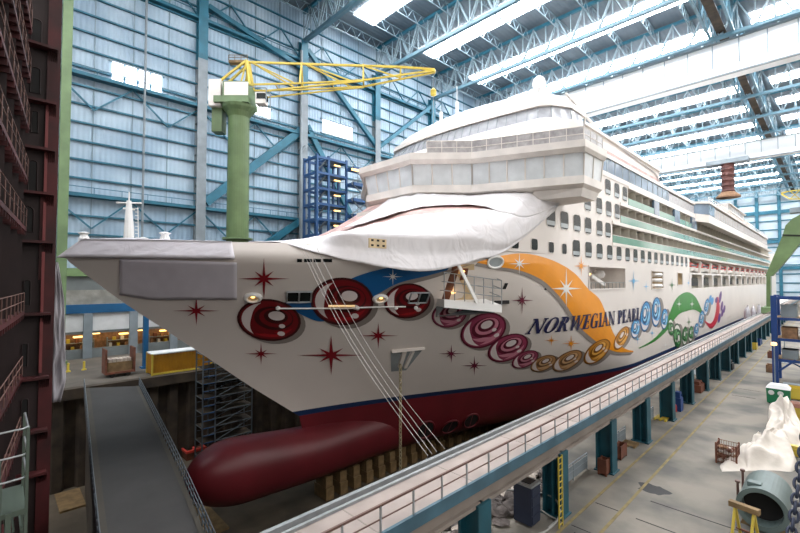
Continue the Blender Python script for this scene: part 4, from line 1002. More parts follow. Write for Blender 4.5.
m = MB(); m.grid(sh(ru_)); m.build('canopy', M['orange'], lb, smooth=True)
m = MB(); m.box(SX-.42, SX-.36, 121.5, 127.5, 3.4, 3.8); m.build('boat_windows', M['darkglass'], lb)
m = MB(); m.tube([(SX-1.9, 121, 4.2), (SX-1.9, 121, 5.2)], .1, 6); m.tube([(SX-1.9, 128, 4.2), (SX-1.9, 128, 5.2)], .1, 6); m.build('falls', M['steel'], lb)
for k in range(1, 13): dup(lb, (SX-1.9, 124.5+13.2*k, 3.15), ORD[k]+' red-topped lifeboat of the row in the ship\'s side, counted from the bow')
# ================================================================== CRANES, WALKWAY, YARD THINGS
# ---- yellow jib crane on its green column
gx, gy = -66.0, onX(238, 200, -66).y
cr = thing('tower_crane', 'yellow lattice jib crane on a thick green column behind the bow', 'crane', (gx, gy, QZ))
m = MB(); m.lathe((gx, gy, QZ), [(2.6, 0), (2.6, .6), (1.75, 1.2), (1.75, 18), (1.85, 18.1), (1.85, 18.5), (1.7, 18.6), (1.6, 38.5), (2.0, 39.3)], 28); m.build('column', M['green'], cr, smooth=False)
m = MB(); m.lathe((gx, gy, 6.4), [(2.3, 0), (2.3, .25)], 20); m.build('column_flange', M['palegreen'], cr)
m = MB(); m.lathe((gx, gy, 26.6), [(1.8, 0), (2.5, .7), (2.7, 1.1)], 20); m.build('column_flange', M['palegreen'], cr)
J = R3.copy(); N_ = Vector((-J.y, J.x, 0))       # jib direction and across it
base = Vector((gx, gy, 0))
def cp(a, b, z): return base+J*a+N_*b+Vector((0, 0, z))
def obox(mb, a0, a1, b0, b1, z0, z1, mi=0):
    mb.add([cp(a, b, z) for z in (z0, z1) for b in (b0, b1) for a in (a0, a1)], [(0, 2, 3, 1), (4, 5, 7, 6), (0, 1, 5, 4), (2, 6, 7, 3), (0, 4, 6, 2), (1, 3, 7, 5)], mi)
m = MB(); obox(m, -3.2, 2.2, -2.2, 2.2, 27.8, 28.8); obox(m, -1.9, 2.0, -1.9, 1.9, 28.8, 31.2); m.build('machine_house', M['palegreen'], cr)
m = MB(); obox(m, -1.6, 2.1, -2.05, -1.85, 28.9, 31.0); m.build('house_panel', M['bridgewhite'], cr)
m = MB(); obox(m, -4.2, -2.3, -1.7, 1.7, 27.4, 31.6); m.build('counterweight', M['bridgewhite'], cr)
m = MB(); obox(m, -4.0, -2.4, -.9, .9, 23.6, 27.4); m.build('winch_box', M['green'], cr)
m = MB(); obox(m, 3.0, 4.5, -1.2, .4, 28.0, 29.8); cab = m.build('cab', M['bridgewhite'], cr)
m = MB(); obox(m, 3.2, 4.55, -1.25, .45, 28.7, 29.6); m.build('cab_window', M['darkglass'], cab)
m = MB(); 
for b in (-1.4, .6):
    m.bar(cp(2.2, b, 30.5), cp(4.8, b, 30.3), .15); m.bar(cp(4.8, b, 30.3), cp(4.8, b, 28), .12)
m.bar(cp(4.8, -1.4, 30.3), cp(4.8, .6, 30.3), .12); m.build('cab_guard', M['greycol'], cr)
m = MB()
for b in (-.9, .9):
    m.bar(cp(-3.1, b, 31.4), cp(1.3, b*.6, 35.2), .3); m.bar(cp(1.9, b, 31), cp(1.3, b*.6, 35.2), .4); m.bar(cp(.5, b, 31), cp(1.3, b*.6, 35.2), .25)
m.build('a_frame', M['yellow'], cr)
m = MB(); obox(m, -1.6, 1.4, -.5, .5, 34.9, 35.3); railing(m, [cp(-1.6, -.5, 35.3), cp(-.6, -.5, 35.3), cp(.4, -.5, 35.3), cp(1.4, -.5, 35.3)], .8, 1, .05); m.build('top_platform', M['timber'], cr)
m = MB(); tip = 31.5
Tp = [cp(1.3, 0, 35.2), cp(10, 0, 34.9), cp(20, 0, 34.6), cp(26, 0, 34.4), cp(tip, 0, 34.0)]
Lp_ = [[cp(2, b, 31.0), cp(10, b, 31.2), cp(20, b, 31.7), cp(tip, b*.3, 33.7)] for b in (-1.1, 1.1)]
for a, b in zip(Tp, Tp[1:]): m.bar(a, b, .3, .3)
for L__ in Lp_:
    for a, b in zip(L__, L__[1:]): m.bar(a, b, .24, .24)
m.build('jib_chord', M['yellow'], cr)
m = MB()
for bb in (-1.1, 1.1):
    low = lambda a: cp(a, bb*(1 if a < 20 else .6), 31+.035*a)
    for a in (10, 20): m.bar(low(a), cp(a, 0, 34.9), .22)
    for a0, a1 in ((2, 10), (10, 20)): m.bar(cp(a0, 0, 35.1), low((a0+a1)/2+3), .2); 
    for a in (6, 10, 15, 20): m.bar(low(a), cp(a, -bb, 31+.035*a), .12)
m.bar(cp(26, 0, 34.4), cp(26, 0, 32.7), .2); m.bar(cp(20, 0, 34.6), cp(26, 0, 32.6), .2)
m.build('jib_lattice', M['yellow'], cr)
m = MB(); m.bar(cp(4, -1.1, 29.9), cp(20, -1.1, 31.6), .25); m.bar(cp(4, 1.1, 29.9), cp(20, 1.1, 31.6), .2); m.build('jib_stay', M['yellow'], cr)
m = MB(); hz = 34 ; p = cp(tip-.2, 0, 33.8); m.tube([p, p-Vector((0, 0, 3.0))], .06, 6); m.tube([p-Vector((0, 0, 3.6)), p-Vector((0, 0, 9))], .06, 6); m.build('hoist_cable', M['greycol'], cr)
m = MB(); m.lathe(p-Vector((0, 0, 3.7)), [(.15, -.5), (.45, -.3), (.5, .4), (.2, .8)], 12); m.build('hook_block', M['yellow'], cr)
m = MB(); m.lathe(p-Vector((0, 0, .1)), [(.3, -.3), (.4, 0), (.3, .3)], 12); m.build('jib_head_sheave', M['yellow'], cr)
# ---- blue stair tower between wall and ship
a = onX(312, 165, -77); b = onX(341, 165, -77); ty0, ty1 = a.y, b.y
st = thing('stair_tower', 'blue steel stair tower with warm lamps between the side wall and the bridge', 'stair tower', (-74.5, (ty0+ty1)/2, QZ))
m = MB()
for x in (-80, -78, -75):
    for y in (ty0, lerp(ty0, ty1, .38), ty1): m.box(x-.22, x+.22, y-.22, y+.22, QZ, 26.6)
m.build('tower_post', M['scafblue'], st)
m = MB()
for k in range(11):
    z = 26-3.3*k
    for x in (-80, -75): m.box(x-.18, x+.18, ty0, ty1, z-.25, z+.25)
    for y in (ty0, lerp(ty0, ty1, .38), ty1): m.box(-80, -75, y-.18, y+.18, z-.25, z+.25)
m.build('ring_beam', M['scafblue'], st)
m = MB()
for k in range(11):
    z = 26-3.3*k; ym = lerp(ty0, ty1, .38); m.box(-79.8, -75.2, ym, ty1, z-.1, z)
    m.bar((-76, ty0+.3, z-3.2), (-76, ym, z), .7, .15); m.bar((-75, ty0, z-1.2), (-75, ty1, z-1.2), .07)
m.build('stair_flight', M['scafgrey'], st)
for k in range(9):
    z = 25.0-3.3*k; m = MB(); ym = lerp(ty0, ty1, .7); m.box(-75.4, -75.1, ym-.75, ym+.75, z-.14, z+.14); m.build('tower_lamp', M['lampwarm'], st)
gb = thing('landing_bridge', 'stack of blue access bridges running from the stair tower to the ship\'s side', 'access bridge', (-73, 62, 6))
for k in range(5):
    z = 24.6-3.5*k; m = MB(); e = onX(374-3*k, 190, -73).y
    m.box(-75.2, -72.5, ty1+.25, e, z-.35, z+.35); m.build('bridge_deck', M['scafblue'], gb)
    m = MB(); railing(m, dense([(-72.5, ty1, z+.3), (-72.5, e, z+.3)], 2), 1.1, 1, .05); m.bar((-73, ty1, z-3.2), (-73, e, z), .25); m.bar((-73, ty1, z), (-73, e, z-3.2), .25); m.build('bridge_truss', M['greycol'], gb)
m = MB(); q = onX(355, 170, -72.4); m.box(-72.5, -72.2, q.y-.9, q.y+.9, q.z-.2, q.z+.2); m.build('bridge_lamp', M['lampwarm'], gb)
# ---- scaffold tower standing in the dock beside the bulb
sx0, sx1, sy0, sy1 = -59.5, -57, 19.8, 26.4
sc = thing('scaffold_tower', 'grey scaffold tower standing on the dock floor behind the bulbous bow', 'scaffold', (-58.2, 23, DZ))
m = MB()
for x in (sx0, sx1):
    for y in (sy0, sy0+1.6, sy1): m.tube([(x, y, DZ), (x, y, -8.5)], .1, 6)
for k in range(8):
    z = DZ+1.9*k+1
    for x in (sx0, sx1): m.tube([(x, sy0, z), (x, sy1, z)], .07, 6); m.tube([(x, sy0, z+1), (x, sy1, z+1)], .05, 6); m.tube([(x, sy0+1.6, z), (x, sy1, z+1.9)], .06, 6)
    for y in (sy0, sy1): m.tube([(sx0, y, z), (sx1, y, z)], .07, 6)
m.build('scaffold_tubes', M['scafgrey'], sc)
m = MB()
for k in range(8): z = DZ+1.9*k+1; m.box(sx0, sx1, sy0, sy1, z, z+.07)
m.build('scaffold_boards', M['pile'], sc)
m = MB()
for k in range(16): m.box(sx1, sx1+.08, sy0, sy0+1.5, DZ+.95*k, DZ+.95*k+.1)
m.build('ladder', M['scafblue'], sc)
# ---- dock floor: orange frame, keel blocks, planks
a = onZ(193, 447, DZ+1.2); fr = thing('steel_skid', 'orange steel frame on the dock floor between roadway and bulbous bow', 'skid', (a.x, a.y, DZ))
m = MB()
for q in (-1.3, 1.3): m.box(a.x+q-.15, a.x+q+.15, a.y-1.3, a.y+1.3, DZ+1.0, DZ+1.3)
for q in (-1.2, 0, 1.2): m.box(a.x-1.3, a.x+1.3, a.y+q-.12, a.y+q+.12, DZ+1.0, DZ+1.25)
m.build('frame', M['orange'], fr)
m = MB(); m.box(a.x-1.2, a.x+1.2, a.y-1.2, a.y+1.2, DZ, DZ+.95); m.build('pallet_base', M['rust'], fr)
kb = MB(); kb.box(-1.2, 1.2, -.5, .5, DZ, DZ+1.3); kb.box(-1.0, 1.0, -.45, .45, DZ+1.3, -21.55); k0 = kb.build('keel_block', M['timber'])
k0.location = (XC, 30, DZ+H); n = 0
for xx in (XC, XC+7.5):
    for k in range(40):
        y = 27+1.9*k
        if xx > XC and y < 44: continue
        o = k0 if n == 0 else k0.copy()
        if n: C.objects.link(o)
        o.location = (xx, y, DZ+H); n += 1
        tag(o, 'squat timber keel block under the red bottom of the ship in one of its rows', 'keel block', 'keel blocks under the ship')
for i, (u, v, w, l, lab) in enumerate(((205, 520, 2.4, 6, 'pale plank mat on the dock floor close to the bulb\'s underside'), (190, 440, 1.6, 4, 'pale plank mat on the dock floor behind the orange frame'), (70, 500, 2.2, 5, 'tan plywood sheet lying in the dark pit left of the roadway'))):
    a = onZ(u, v, DZ+.1); m = MB(); m.box(a.x-l/2, a.x+l/2, a.y-w/2, a.y+w/2, DZ, DZ+.2); tag(m.build('plank_mat', M['timber']), lab, 'planks')
# ---- the long walkway girder
gd = thing('walkway_girder', 'long raised concrete walkway on blue columns running along the ship', 'walkway', (-11.4, 130, QZ))
XF, XB, YA, YB = -10.2, -12.6, -6.0, 300.0; ZD = -8.05
m = MB(); m.box(XB, XF, YA, YB, ZD-.25, ZD); m.build('deck', M['girder'], gd)
m = MB(); m.box(XF, XF+.12, YA, YB, ZD-.42, ZD+.05); m.build('edge_plate', M['girderblue'], gd)
m = MB(); m.box(XB+.3, XF-.25, YA, YB, ZD-1.15, ZD-.25); m.box(XF-.9, XF-.1, YA, YB, ZD-1.25, ZD-1.1); m.build('box_beam', M['girderside'], gd)
m = MB(); m.box(XB, XB+.16, YA, YB, ZD, ZD+.2); m.box(XB+.3, XB+.42, YA, YB, ZD, ZD+.1); m.build('crane_rail', M['steel'], gd)
m = MB(); m.box(XF-.02, XF+.05, YA, YB, ZD+.86, ZD+.93); m.box(XF+.0, XF+.03, YA, YB, ZD+.44, ZD+.48); m.build('handrail', M['rail'], gd)
mr = MB()
for k in range(200):
    y = YA+1.5*k; m = MB() if k < 95 else mr; m.box(XF+.0, XF+.05, y-.03, y+.03, ZD-.35, ZD+.9)
    if k < 95: m.build('railing_post', M['steel'], gd)
o = mr.build('railing_post', M['steel'], gd); o['kind'] = 'stuff'
m = MB()
for k in range(60): y = YA+5.0*k; m.box(XB+.2, XF-.05, y-.025, y+.025, ZD, ZD+.006)
m.build('deck_joint', M['girderside'], gd)
for k in range(30):
    y = 14.7+7.3*k; m = MB(); w = .45
    m.box(-11.2, -11.08, y-w, y+w, QZ, ZD-1.1); m.box(-10.28, -10.16, y-w, y+w, QZ, ZD-1.1); m.box(-11.08, -10.28, y-.08, y+.08, QZ, ZD-1.1); m.box(-11.3, -10.06, y-w-.1, y+w+.1, QZ, QZ+.08)
    if k % 2: m.box(-10.7, -10.6, y-w, y+w, QZ, ZD-1.1)
    m.build('column', M['tealcol'], gd)
m = MB()
for y in (20.75, 21.15): m.bar((-9.9, y, QZ), (-9.9, y, ZD-.9), .06)
for k in range(12): m.bar((-9.9, 20.75, QZ+.3*k+.15), (-9.9, 21.15, QZ+.3*k+.15), .04)
m.build('ladder', M['yellow'], gd)
# grey screen fence between the columns
for k in range(12):
    y = 24.2+7.3*k; m = MB(); railing(m, dense([(-11.6, y, QZ), (-11.6, y+4.2, QZ)], 1.4), 1.1, 1, .04); m.box(-11.62, -11.58, y, y+4.2, QZ+.15, QZ+.95)
    tag(m.build('barrier', M['greycol']), ORD[k]+' low grey barrier panel under the walkway counted from the near end', 'barrier', 'barrier panels under the walkway')
# ---- under the walkway: cabinet, hose, bales, pallets, boxes
a = onZ(527, 533, QZ); cx, cy = a.x-.5, a.y+.9
cb = thing('tool_cabinet', 'tall dark blue cabinet with a grey top standing by the near column', 'cabinet', (cx, cy, QZ))
m = MB(); m.box(cx-.5, cx+.5, cy-.45, cy+.45, QZ+.1, QZ+2.0); m.build('body', M['cabinet'], cb)
for k in range(4): m = MB(); m.box(cx+.5, cx+.54, cy-.4, cy+.4, QZ+.2+.45*k, QZ+.58+.45*k); m.build('drawer', M['cabinet'], cb)
m = MB(); m.box(cx-.55, cx+.55, cy-.5, cy+.5, QZ+2.0, QZ+2.1); m.build('top', M['steel'], cb)
m = MB(); m.box(cx-.35, cx+.35, cy-.3, cy+.3, QZ+2.1, QZ+2.13); m.build('top_mat', M['black'], cb)
hp = [onZ(u, v, z) for u, v, z in ((503, 489, -11.55), (520, 491, -11.6), (541, 493, -11.7), (555, 499, -11.7), (560, 510, -12), (556, 522, -12.4), (546, 531, -12.43), (536, 535, -12.43), (520, 540, -12.43))]
m = MB(); m.tube(smooth_curve(hp, 40), .05, 8); tag(m.build('hose', M['hose'], None, smooth=True), 'grey hose looping in an arc from the walkway down to the floor by the cabinet', 'hose')
hp = [onZ(u, v, z) for u, v, z in ((541, 510, -12.0), (550, 516, -12.4), (556, 520, -12.44), (548, 528, -12.44))]
m = MB(); m.tube(smooth_curve(hp, 20), .04, 8); tag(m.build('hose', M['hose'], None, smooth=True), 'short pale hose end lying on the floor right of the blue cabinet', 'hose')
random.seed(11)
m = MB()
def lump(mb, c, r, seed, sx=1, sy=1, sz=.6, mi=0):
    n, k = 14, 8; rows = []
    for i in range(k+1):
        p = math.pi*i/k; rows.append([(c[0]+sx*r*math.sin(p)*math.cos(t)*(1+.35*noise.noise(Vector((math.cos(t)*1.7+seed, math.sin(t)*1.7, p*1.5)))), c[1]+sy*r*math.sin(p)*math.sin(t)*(1+.35*noise.noise(Vector((math.cos(t)*1.7+seed, math.sin(t)*1.7, p*1.5)))), c[2]+sz*r*(1-math.cos(p))*.5*(1+.3*noise.noise(Vector((math.cos(t)+seed, math.sin(t), 2))))) for t in [2*math.pi*j/n for j in range(n)]])
    mb.grid(rows[::-1], mi, None, True)
for i in range(90):
    x = random.uniform(-15.6, -11.9); y = random.uniform(16, 27); lump(m, (x, y, QZ), random.uniform(.25, .6), i, 1, 1, random.uniform(.5, 1.1), 0 if random.random() < .68 else 1)
tag(m.build('rubble_heap', [M['rubble'], M['rubblepale']]), 'heap of dark and pale rubble and bundled rags under the walkway', 'rubble', None, 'stuff')
def box_item(u, v, w, d, h, name, mt, label, cat, dx=0):
    a = onZ(u, v, QZ); m = MB(); x, y = a.x+dx, a.y
    if name == 'pallet':
        for q in (-1, 0, 1): m.box(x+q*w*.42-.06, x+q*w*.42+.06, y-d/2, y+d/2, QZ, QZ+.12)
        for q in range(5): m.box(x-w/2, x+w/2, y-d/2+q*d/4.4, y-d/2+q*d/4.4+.12, QZ+.12, QZ+.16)
    elif name in ('crate', 'waste_bin'):
        t = .06; m.box(x-w/2, x+w/2, y-d/2, y+d/2, QZ+.05, QZ+.1)
        for q in (-1, 1): m.box(x+q*(w/2-t/2)-t/2, x+q*(w/2-t/2)+t/2, y-d/2, y+d/2, QZ+.05, QZ+h); m.box(x-w/2, x+w/2, y+q*(d/2-t/2)-t/2, y+q*(d/2-t/2)+t/2, QZ+.05, QZ+h)
        for q in (-1, 1):
            for r in (-1, 1): m.box(x+q*w*.45-.05, x+q*w*.45+.05, y+r*d*.45-.05, y+r*d*.45+.05, QZ, QZ+h+.03)
    else:
        m.box(x-w/2, x+w/2, y-d/2, y+d/2, QZ+.02, QZ+h*.7); m.box(x-w*.4, x+w*.35, y-d*.4, y+d*.3, QZ+h*.7, QZ+h); m.tube([(x-w*.5, y, QZ+h*.8), (x+w*.5, y+.1, QZ+h*.85)], .06, 6)
    return tag(m.build(name, mt), label, cat)
box_item(630, 445, 1.0, 1.0, .2, 'pallet', M['timber'], 'small loaded pallet at the foot of the second visible walkway column', 'pallet')
box_item(620, 457, .5, 1.2, .9, 'crate', M['rust'], 'rust-red open crate leaning near the second visible walkway column', 'crate')
box_item(662, 419, 1.0, 1.4, .2, 'pallet', M['yellow'], 'yellowish pallet on the floor between two blue walkway columns', 'pallet')
box_item(604, 474, .5, .6, 1.0, 'crate', M['rust'], 'brown box standing at the foot of the nearest big blue column', 'crate')
box_item(728, 369, 1.2, 1.6, 1.3, 'machine_part', M['black'], 'dark machine lying beside a blue column further along the walkway', 'machine')
box_item(703, 392, 1.2, 2.0, 1.2, 'machine_part', M['rust'], 'brown machine parts heaped beside a walkway column', 'machine', -.6)
box_item(752, 349, 1.4, 2.0, 1.1, 'crate', M['yellow'], 'yellowish crate far along the lane beside the walkway columns', 'crate')
box_item(757, 345, 1.2, 2.2, 1.2, 'crate', M['rackblue'], 'small blue crate far along the lane by the walkway', 'crate')
box_item(692, 400, .5, .7, 1.6, 'cupboard', M['rackblue'], 'smaller bright blue cupboard standing just beyond the one with the extinguisher', 'cupboard', -.1)
box_item(681, 411, .6, .9, 1.8, 'cupboard', M['rackblue'], 'bright blue cupboard behind the red extinguisher at the middle walkway columns', 'cupboard', -.2)
a = onZ(681, 411, QZ); m = MB(); m.lathe((a.x-.3, a.y-.6, QZ), [(.08, 0), (.11, .03), (.11, .55), (.03, .7)], 10); tag(m.build('fire_extinguisher', M['orange']), 'red fire extinguisher in front of the blue cupboard by the walkway columns', 'fire extinguisher')
# ---- yard things on the right
a = onZ(727, 464, QZ); bx, by = a.x, a.y+.3
bk = thing('wire_basket', 'rusty wire basket full of scrap standing alone on the concrete floor', 'basket', (bx, by, QZ))
m = MB(); W_ = .55
for i in range(9):
    q = -W_+2*W_*i/8
    for s in (-1, 1): m.bar((bx+q, by+s*W_, QZ+.12), (bx+q, by+s*W_, QZ+1.3), .02); m.bar((bx+s*W_, by+q, QZ+.12), (bx+s*W_, by+q, QZ+1.3), .02)
for z in (.12, .4, .7, 1.0, 1.3):
    for s in (-1, 1): m.bar((bx-W_, by+s*W_, QZ+z), (bx+W_, by+s*W_, QZ+z), .03); m.bar((bx+s*W_, by-W_, QZ+z), (bx+s*W_, by+W_, QZ+z), .03)
m.build('mesh', M['rust'], bk)
m = MB()
for s in (-1, 1):
    for r in (-1, 1): m = MB(); m.box(bx+s*W_-.05, bx+s*W_+.05, by+r*W_-.05, by+r*W_+.05, QZ, QZ+1.38); m.build('corner_post', M['rust'], bk)
m = MB(); random.seed(5)
for i in range(26): lump(m, (bx+random.uniform(-.35, .35), by+random.uniform(-.35, .35), QZ+.12+random.uniform(0, .85)), random.uniform(.14, .28), i, 1, 1, 1, i % 3)
o = m.build('scrap', [M['cloth'], M['cardboard'], M['rust']], bk); o['kind'] = 'stuff'
# grey tank lying on cradles
c = onZ(762, 509, QZ+1.15); tx, ty = c.x, c.y
tk = thing('steel_tank', 'grey-green open-ended round tank section lying in the right corner', 'tank', (tx, ty+1.1, QZ))
m = MB(); R_ = .98; n = 40; ln = 3.0
ro = lambda r, y: [(tx+r*math.cos(t), y, QZ+1.1+r*math.sin(t)) for t in [2*math.pi*j/n for j in range(n)]]
m.grid([ro(R_*.82, ty+.9), ro(R_*.82, ty), ro(R_, ty), ro(R_, ty+ln), ro(R_*.8, ty+ln+.25), ro(.05, ty+ln+.3)], 0, None, True); m.build('shell', M['tank'], tk, smooth=False)
m = MB(); m.add(ro(R_*.82, ty+.85), [tuple(range(n))]); m.build('dark_end', M['hole'], tk)
m = MB(); m.lathe((tx, ty, QZ+1.15), [(R_*1.03, -.03), (R_*1.03, .12)], n, 0, 'y'); 
m = MB(); m.grid([ro(R_*.84, ty-.04), ro(R_*1.05, ty-.04), ro(R_*1.05, ty+.12), ro(R_*.99, ty+.12)], 0, None, True); m.build('end_ring', M['tank'], tk)
m = MB(); m.box(tx-.62, tx-.05, ty+.5, ty+.95, QZ+1.9, QZ+2.14); m.build('hatch', M['tank'], tk, bevel=.03)
for yy in (ty+.3, ty+ln-.3): m = MB(); m.extr([(tx-.9, yy, QZ), (tx+.9, yy, QZ), (tx+.75, yy, QZ+.42), (tx, yy, QZ+.12), (tx-.75, yy, QZ+.42)], (0, .16, 0)); m.build('cradle', M['timber'], tk)
# yellow trestle in front of the tank
q0 = onZ(732, 503, QZ+1.75); q1 = onZ(757, 512, QZ+1.75)
ts = thing('trestle', 'yellow steel trestle with a timber beam in front of the tank', 'trestle', ((q0.x+q1.x)/2, (q0.y+q1.y)/2, QZ))
d = (q1-q0).normalized(); e = Vector((-d.y, d.x, 0))
m = MB(); m.bar(q0-d*.1, q1+d*.1, .3, .24); m.build('beam', M['timber'], ts)
for p in (q0+d*.12, q1-d*.12):
    for s in (-1, 1): m = MB(); m.bar(p+Vector((0, 0, -.1)), p+e*s*.65+d*0+Vector((0, 0, -1.75)), .1, .1); m.build('leg', M['yellow'], ts)
m = MB(); m.bar(q0+e*.45+Vector((0, 0, -1.3)), q1+e*.45+Vector((0, 0, -1.3)), .08); m.bar(q0-e*.45+Vector((0, 0, -1.3)), q1-e*.45+Vector((0, 0, -1.3)), .08); m.build('cross_bar', M['rust'], ts)
for i, (u, v) in enumerate(((738, 499), (743, 487))):
    p = onZ(u, v, QZ+.6); m = MB(); m.tube([(p.x, p.y, QZ), (p.x, p.y, QZ+1.5)], .06, 8); m.lathe((p.x, p.y, QZ+1.5), [(.12, 0), (.12, .1)], 10); m.lathe((p.x, p.y, QZ), [(.2, 0), (.2, .04)], 10)
    m2 = m.build('jack_post', M['rail']); tag(m2, ['thin steel jack post standing just behind the trestle', 'thin steel jack post beside the tank, farther from the trestle'][i], 'jack post')
# canvas heap
def heap(pts, hfun, name, label, seed, amp):
    us = 64; m = MB(); rows = []
    for i in range(us+1):
        row = []
        for j in range(us+1):
            a = pts[0].lerp(pts[1], i/us); b = pts[3].lerp(pts[2], i/us); p = a.lerp(b, j/us); s_, t_ = i/us, j/us
            e = min(s_, 1-s_, t_, 1-t_); ed = min(1, e*6); w = noise.noise(Vector((s_*5+seed, t_*5, 1)))
            jx = noise.noise(Vector((s_*3, t_*3, seed+5)))*.6; jy = noise.noise(Vector((s_*3, t_*3, seed+9)))*.6
            h = ed*(hfun(s_, t_)+amp*(.5+w)+.75*(.5-abs(noise.noise(Vector((s_*4+t_*3, t_*3-s_*2, seed)))))+.2*(.4-abs(noise.noise(Vector((s_*9, t_*7+s_*5, seed))))))+.02
            row.append((p.x+jx, p.y+jy, QZ+max(.02, h)))
        rows.append(row)
    m.grid(rows); return tag(m.build(name, M['cloth'], None, smooth=True), label, 'canvas')
heap([onZ(722, 472, QZ), onZ(795, 470, QZ), onZ(790, 440, QZ), onZ(755, 436, QZ)], lambda s, t: .5*math.sin(math.pi*s)*math.sin(math.pi*t)+.7*math.exp(-((s-.62)**2+(t-.5)**2)*14), 'canvas_heap', 'crumpled pale canvas spread on the floor between basket and tank', 1, .35)
heap([onZ(758, 452, QZ), onZ(806, 452, QZ), onZ(796, 416, QZ), onZ(774, 416, QZ)], lambda s, t: .7*math.sin(math.pi*s)*math.sin(math.pi*t)+1.5*math.exp(-((s-.5)**2*12+(t-.8)**2*22)), 'canvas_heap', 'tall canvas-covered pile behind the spread canvas', 3, .4)
# green skip, yellow skip, rack, benches
def skip(u, v, w, d, h, mt, label, lid):
    a = onZ(u, v, QZ); x, y = a.x+w/2, a.y+d/2; t = thing('waste_skip', label, 'skip', (x, y, QZ))
    m = MB(); m.prism([(x-w/2, y-d/2), (x+w/2, y-d/2), (x+w/2, y+d/2), (x-w/2, y+d/2)], QZ+.1, QZ+h*.82, 0, [(x-w/2-.05, y-d/2-.05), (x+w/2+.05, y-d/2-.05), (x+w/2+.05, y+d/2+.05), (x-w/2-.05, y+d/2+.05)]); m.build('body', mt, t)
    m = MB(); m.prism([(x-w/2-.08, y-d/2-.08), (x+w/2+.08, y-d/2-.08), (x+w/2+.08, y+d/2+.08), (x-w/2-.08, y+d/2+.08)], QZ+h*.82, QZ+h, 0, [(x-w/2+.2, y-d/2+.2), (x+w/2-.2, y-d/2+.2), (x+w/2-.2, y+d/2-.2), (x-w/2+.2, y+d/2-.2)]); m.build('lid', lid, t)
    for s in (-1, 1):
        for r in (-1, 1): m = MB(); m.lathe((x+s*w*.4-.06, y+r*d*.38, QZ+.1), [(.1, 0), (.1, .12)], 10, 0, 'x'); m.build('wheel', M['black'], t)
    return t
gs = skip(767, 403, 1.7, 1.6, 1.9, M['binGreen'], 'green skip with a white lid standing right of the concrete lane', M['annexwhite'])
a = onZ(767, 403, QZ); m = MB()
for q in (.35, 1.05): m.lathe((a.x+q, a.y-.09, QZ+1.15), [(.05, -.02), (.24, 0), (.05, .02)], 14, 0, 'y')
m.build('white_patch', M['annexwhite'], gs)
skip(786, 420, 2.0, 1.6, 1.5, M['yellow'], 'yellow skip at the right edge behind the canvas pile', M['rust'])
a = onZ(776, 383, QZ); rx, ry = a.x, a.y
rk = thing('storage_rack', 'tall blue steel rack with loaded shelves at the right edge', 'rack', (rx+2.5, ry+2, QZ))
for x in (rx, rx+5):
    for y in (ry, ry+4): m = MB(); m.box(x-.28, x+.28, y-.28, y+.28, QZ, -1.9+ (0 if x > rx else 0)); m.build('post', M['rackblue'], rk)
m = MB()
for z in (-9.7, -7.2, -4.7, -2.2):
    for y in (ry, ry+4): m.box(rx, rx+5, y-.12, y+.12, z-.15, z+.15)
    for x in (rx, rx+5): m.box(x-.12, x+.12, ry, ry+4, z-.15, z+.15)
m.build('shelf_beam', M['rackblue'], rk)
m = MB()
for z in (-9.7, -7.2, -4.7): m.box(rx+.1, rx+5, ry+.1, ry+3.9, z+.1, z+.18)
m.build('shelf', M['timber'], rk)
m = MB(); m.bar((rx, ry, QZ+1.2), (rx+1.8, ry, QZ+3), .2); m.bar((rx+5, ry+4, QZ), (rx, ry+4, -9.7), .15); m.build('brace', M['rackblue'], rk)
random.seed(21)
lab = iter(['pale crate on the lowest shelf of the blue rack, next to its post', 'brown box in the middle of the blue rack\'s lowest shelf', 'crate on the middle shelf of the blue rack, next to its post', 'second crate on the middle shelf of the blue rack', 'box on the top shelf of the blue rack, next to its post', 'second box on the top shelf of the blue rack'])
for z in (-9.52, -7.02, -4.52):
    for q in (0, 1):
        x = rx+.6+1.9*q; hh = random.uniform(1.0, 1.6); m = MB(); m.box(x, x+1.4, ry+.5, ry+2.5, z, z+hh); m.box(x-.04, x+1.44, ry+.46, ry+2.54, z+hh-.15, z+hh)
        tag(m.build('crate', M[random.choice(['cardboard', 'timber', 'greycol'])]), next(lab), 'crate')
for i, (u, v, w, d, h, k, mt, lb_) in enumerate(((772, 372, 1.1, 1.6, 1.0, 'crate', 'cardboard', 'brown crate at the foot of the blue rack beside the lane'), (774, 358, 1.4, 2.0, 1.0, 'crate', 'rust', 'rusty crate further along beside the blue rack'), (792, 398, 2.0, 1.6, 1.2, 'crate', 'yellow', 'yellow-rimmed crate behind the green skip'), (794, 392, 2.2, 1.5, .9, 'machine_part', 'greycol', 'grey machine beside the green skip at the right edge'),
        (794, 455, .7, .6, .7, 'machine_part', 'yellow', 'yellow machine half hidden by the canvas pile at the right edge'))):
    box_item(u, v, w, d, h, k, M[mt], lb_, 'crate' if k == 'crate' else 'machine')
for i, (u, v) in enumerate(((775, 331), (784, 331), (774, 344))):
    p = onX(u, v, -6+.6*i);
    lp = thing('work_lamp', ['lit work lamp beside the blue rack\'s post, the one nearest the lane', 'lit work lamp seen just right of the blue rack\'s post', 'lit work lamp standing low by the lane in front of the rack'][i], 'lamp', (p.x, p.y, QZ))
    mm = MB(); mm.lathe(p, [(.05, -.2), (.25, -.12), (.25, .12), (.05, .2)], 12); mm.build('lamp_head', M['lampwarm'], lp)
    mm = MB(); mm.box(p.x-.05, p.x+.05, p.y-.05, p.y+.05, QZ, p.z-.25); mm.lathe((p.x, p.y, QZ), [(.4, 0), (.4, .05)], 10); mm.build('stand', M['greycol'], lp)
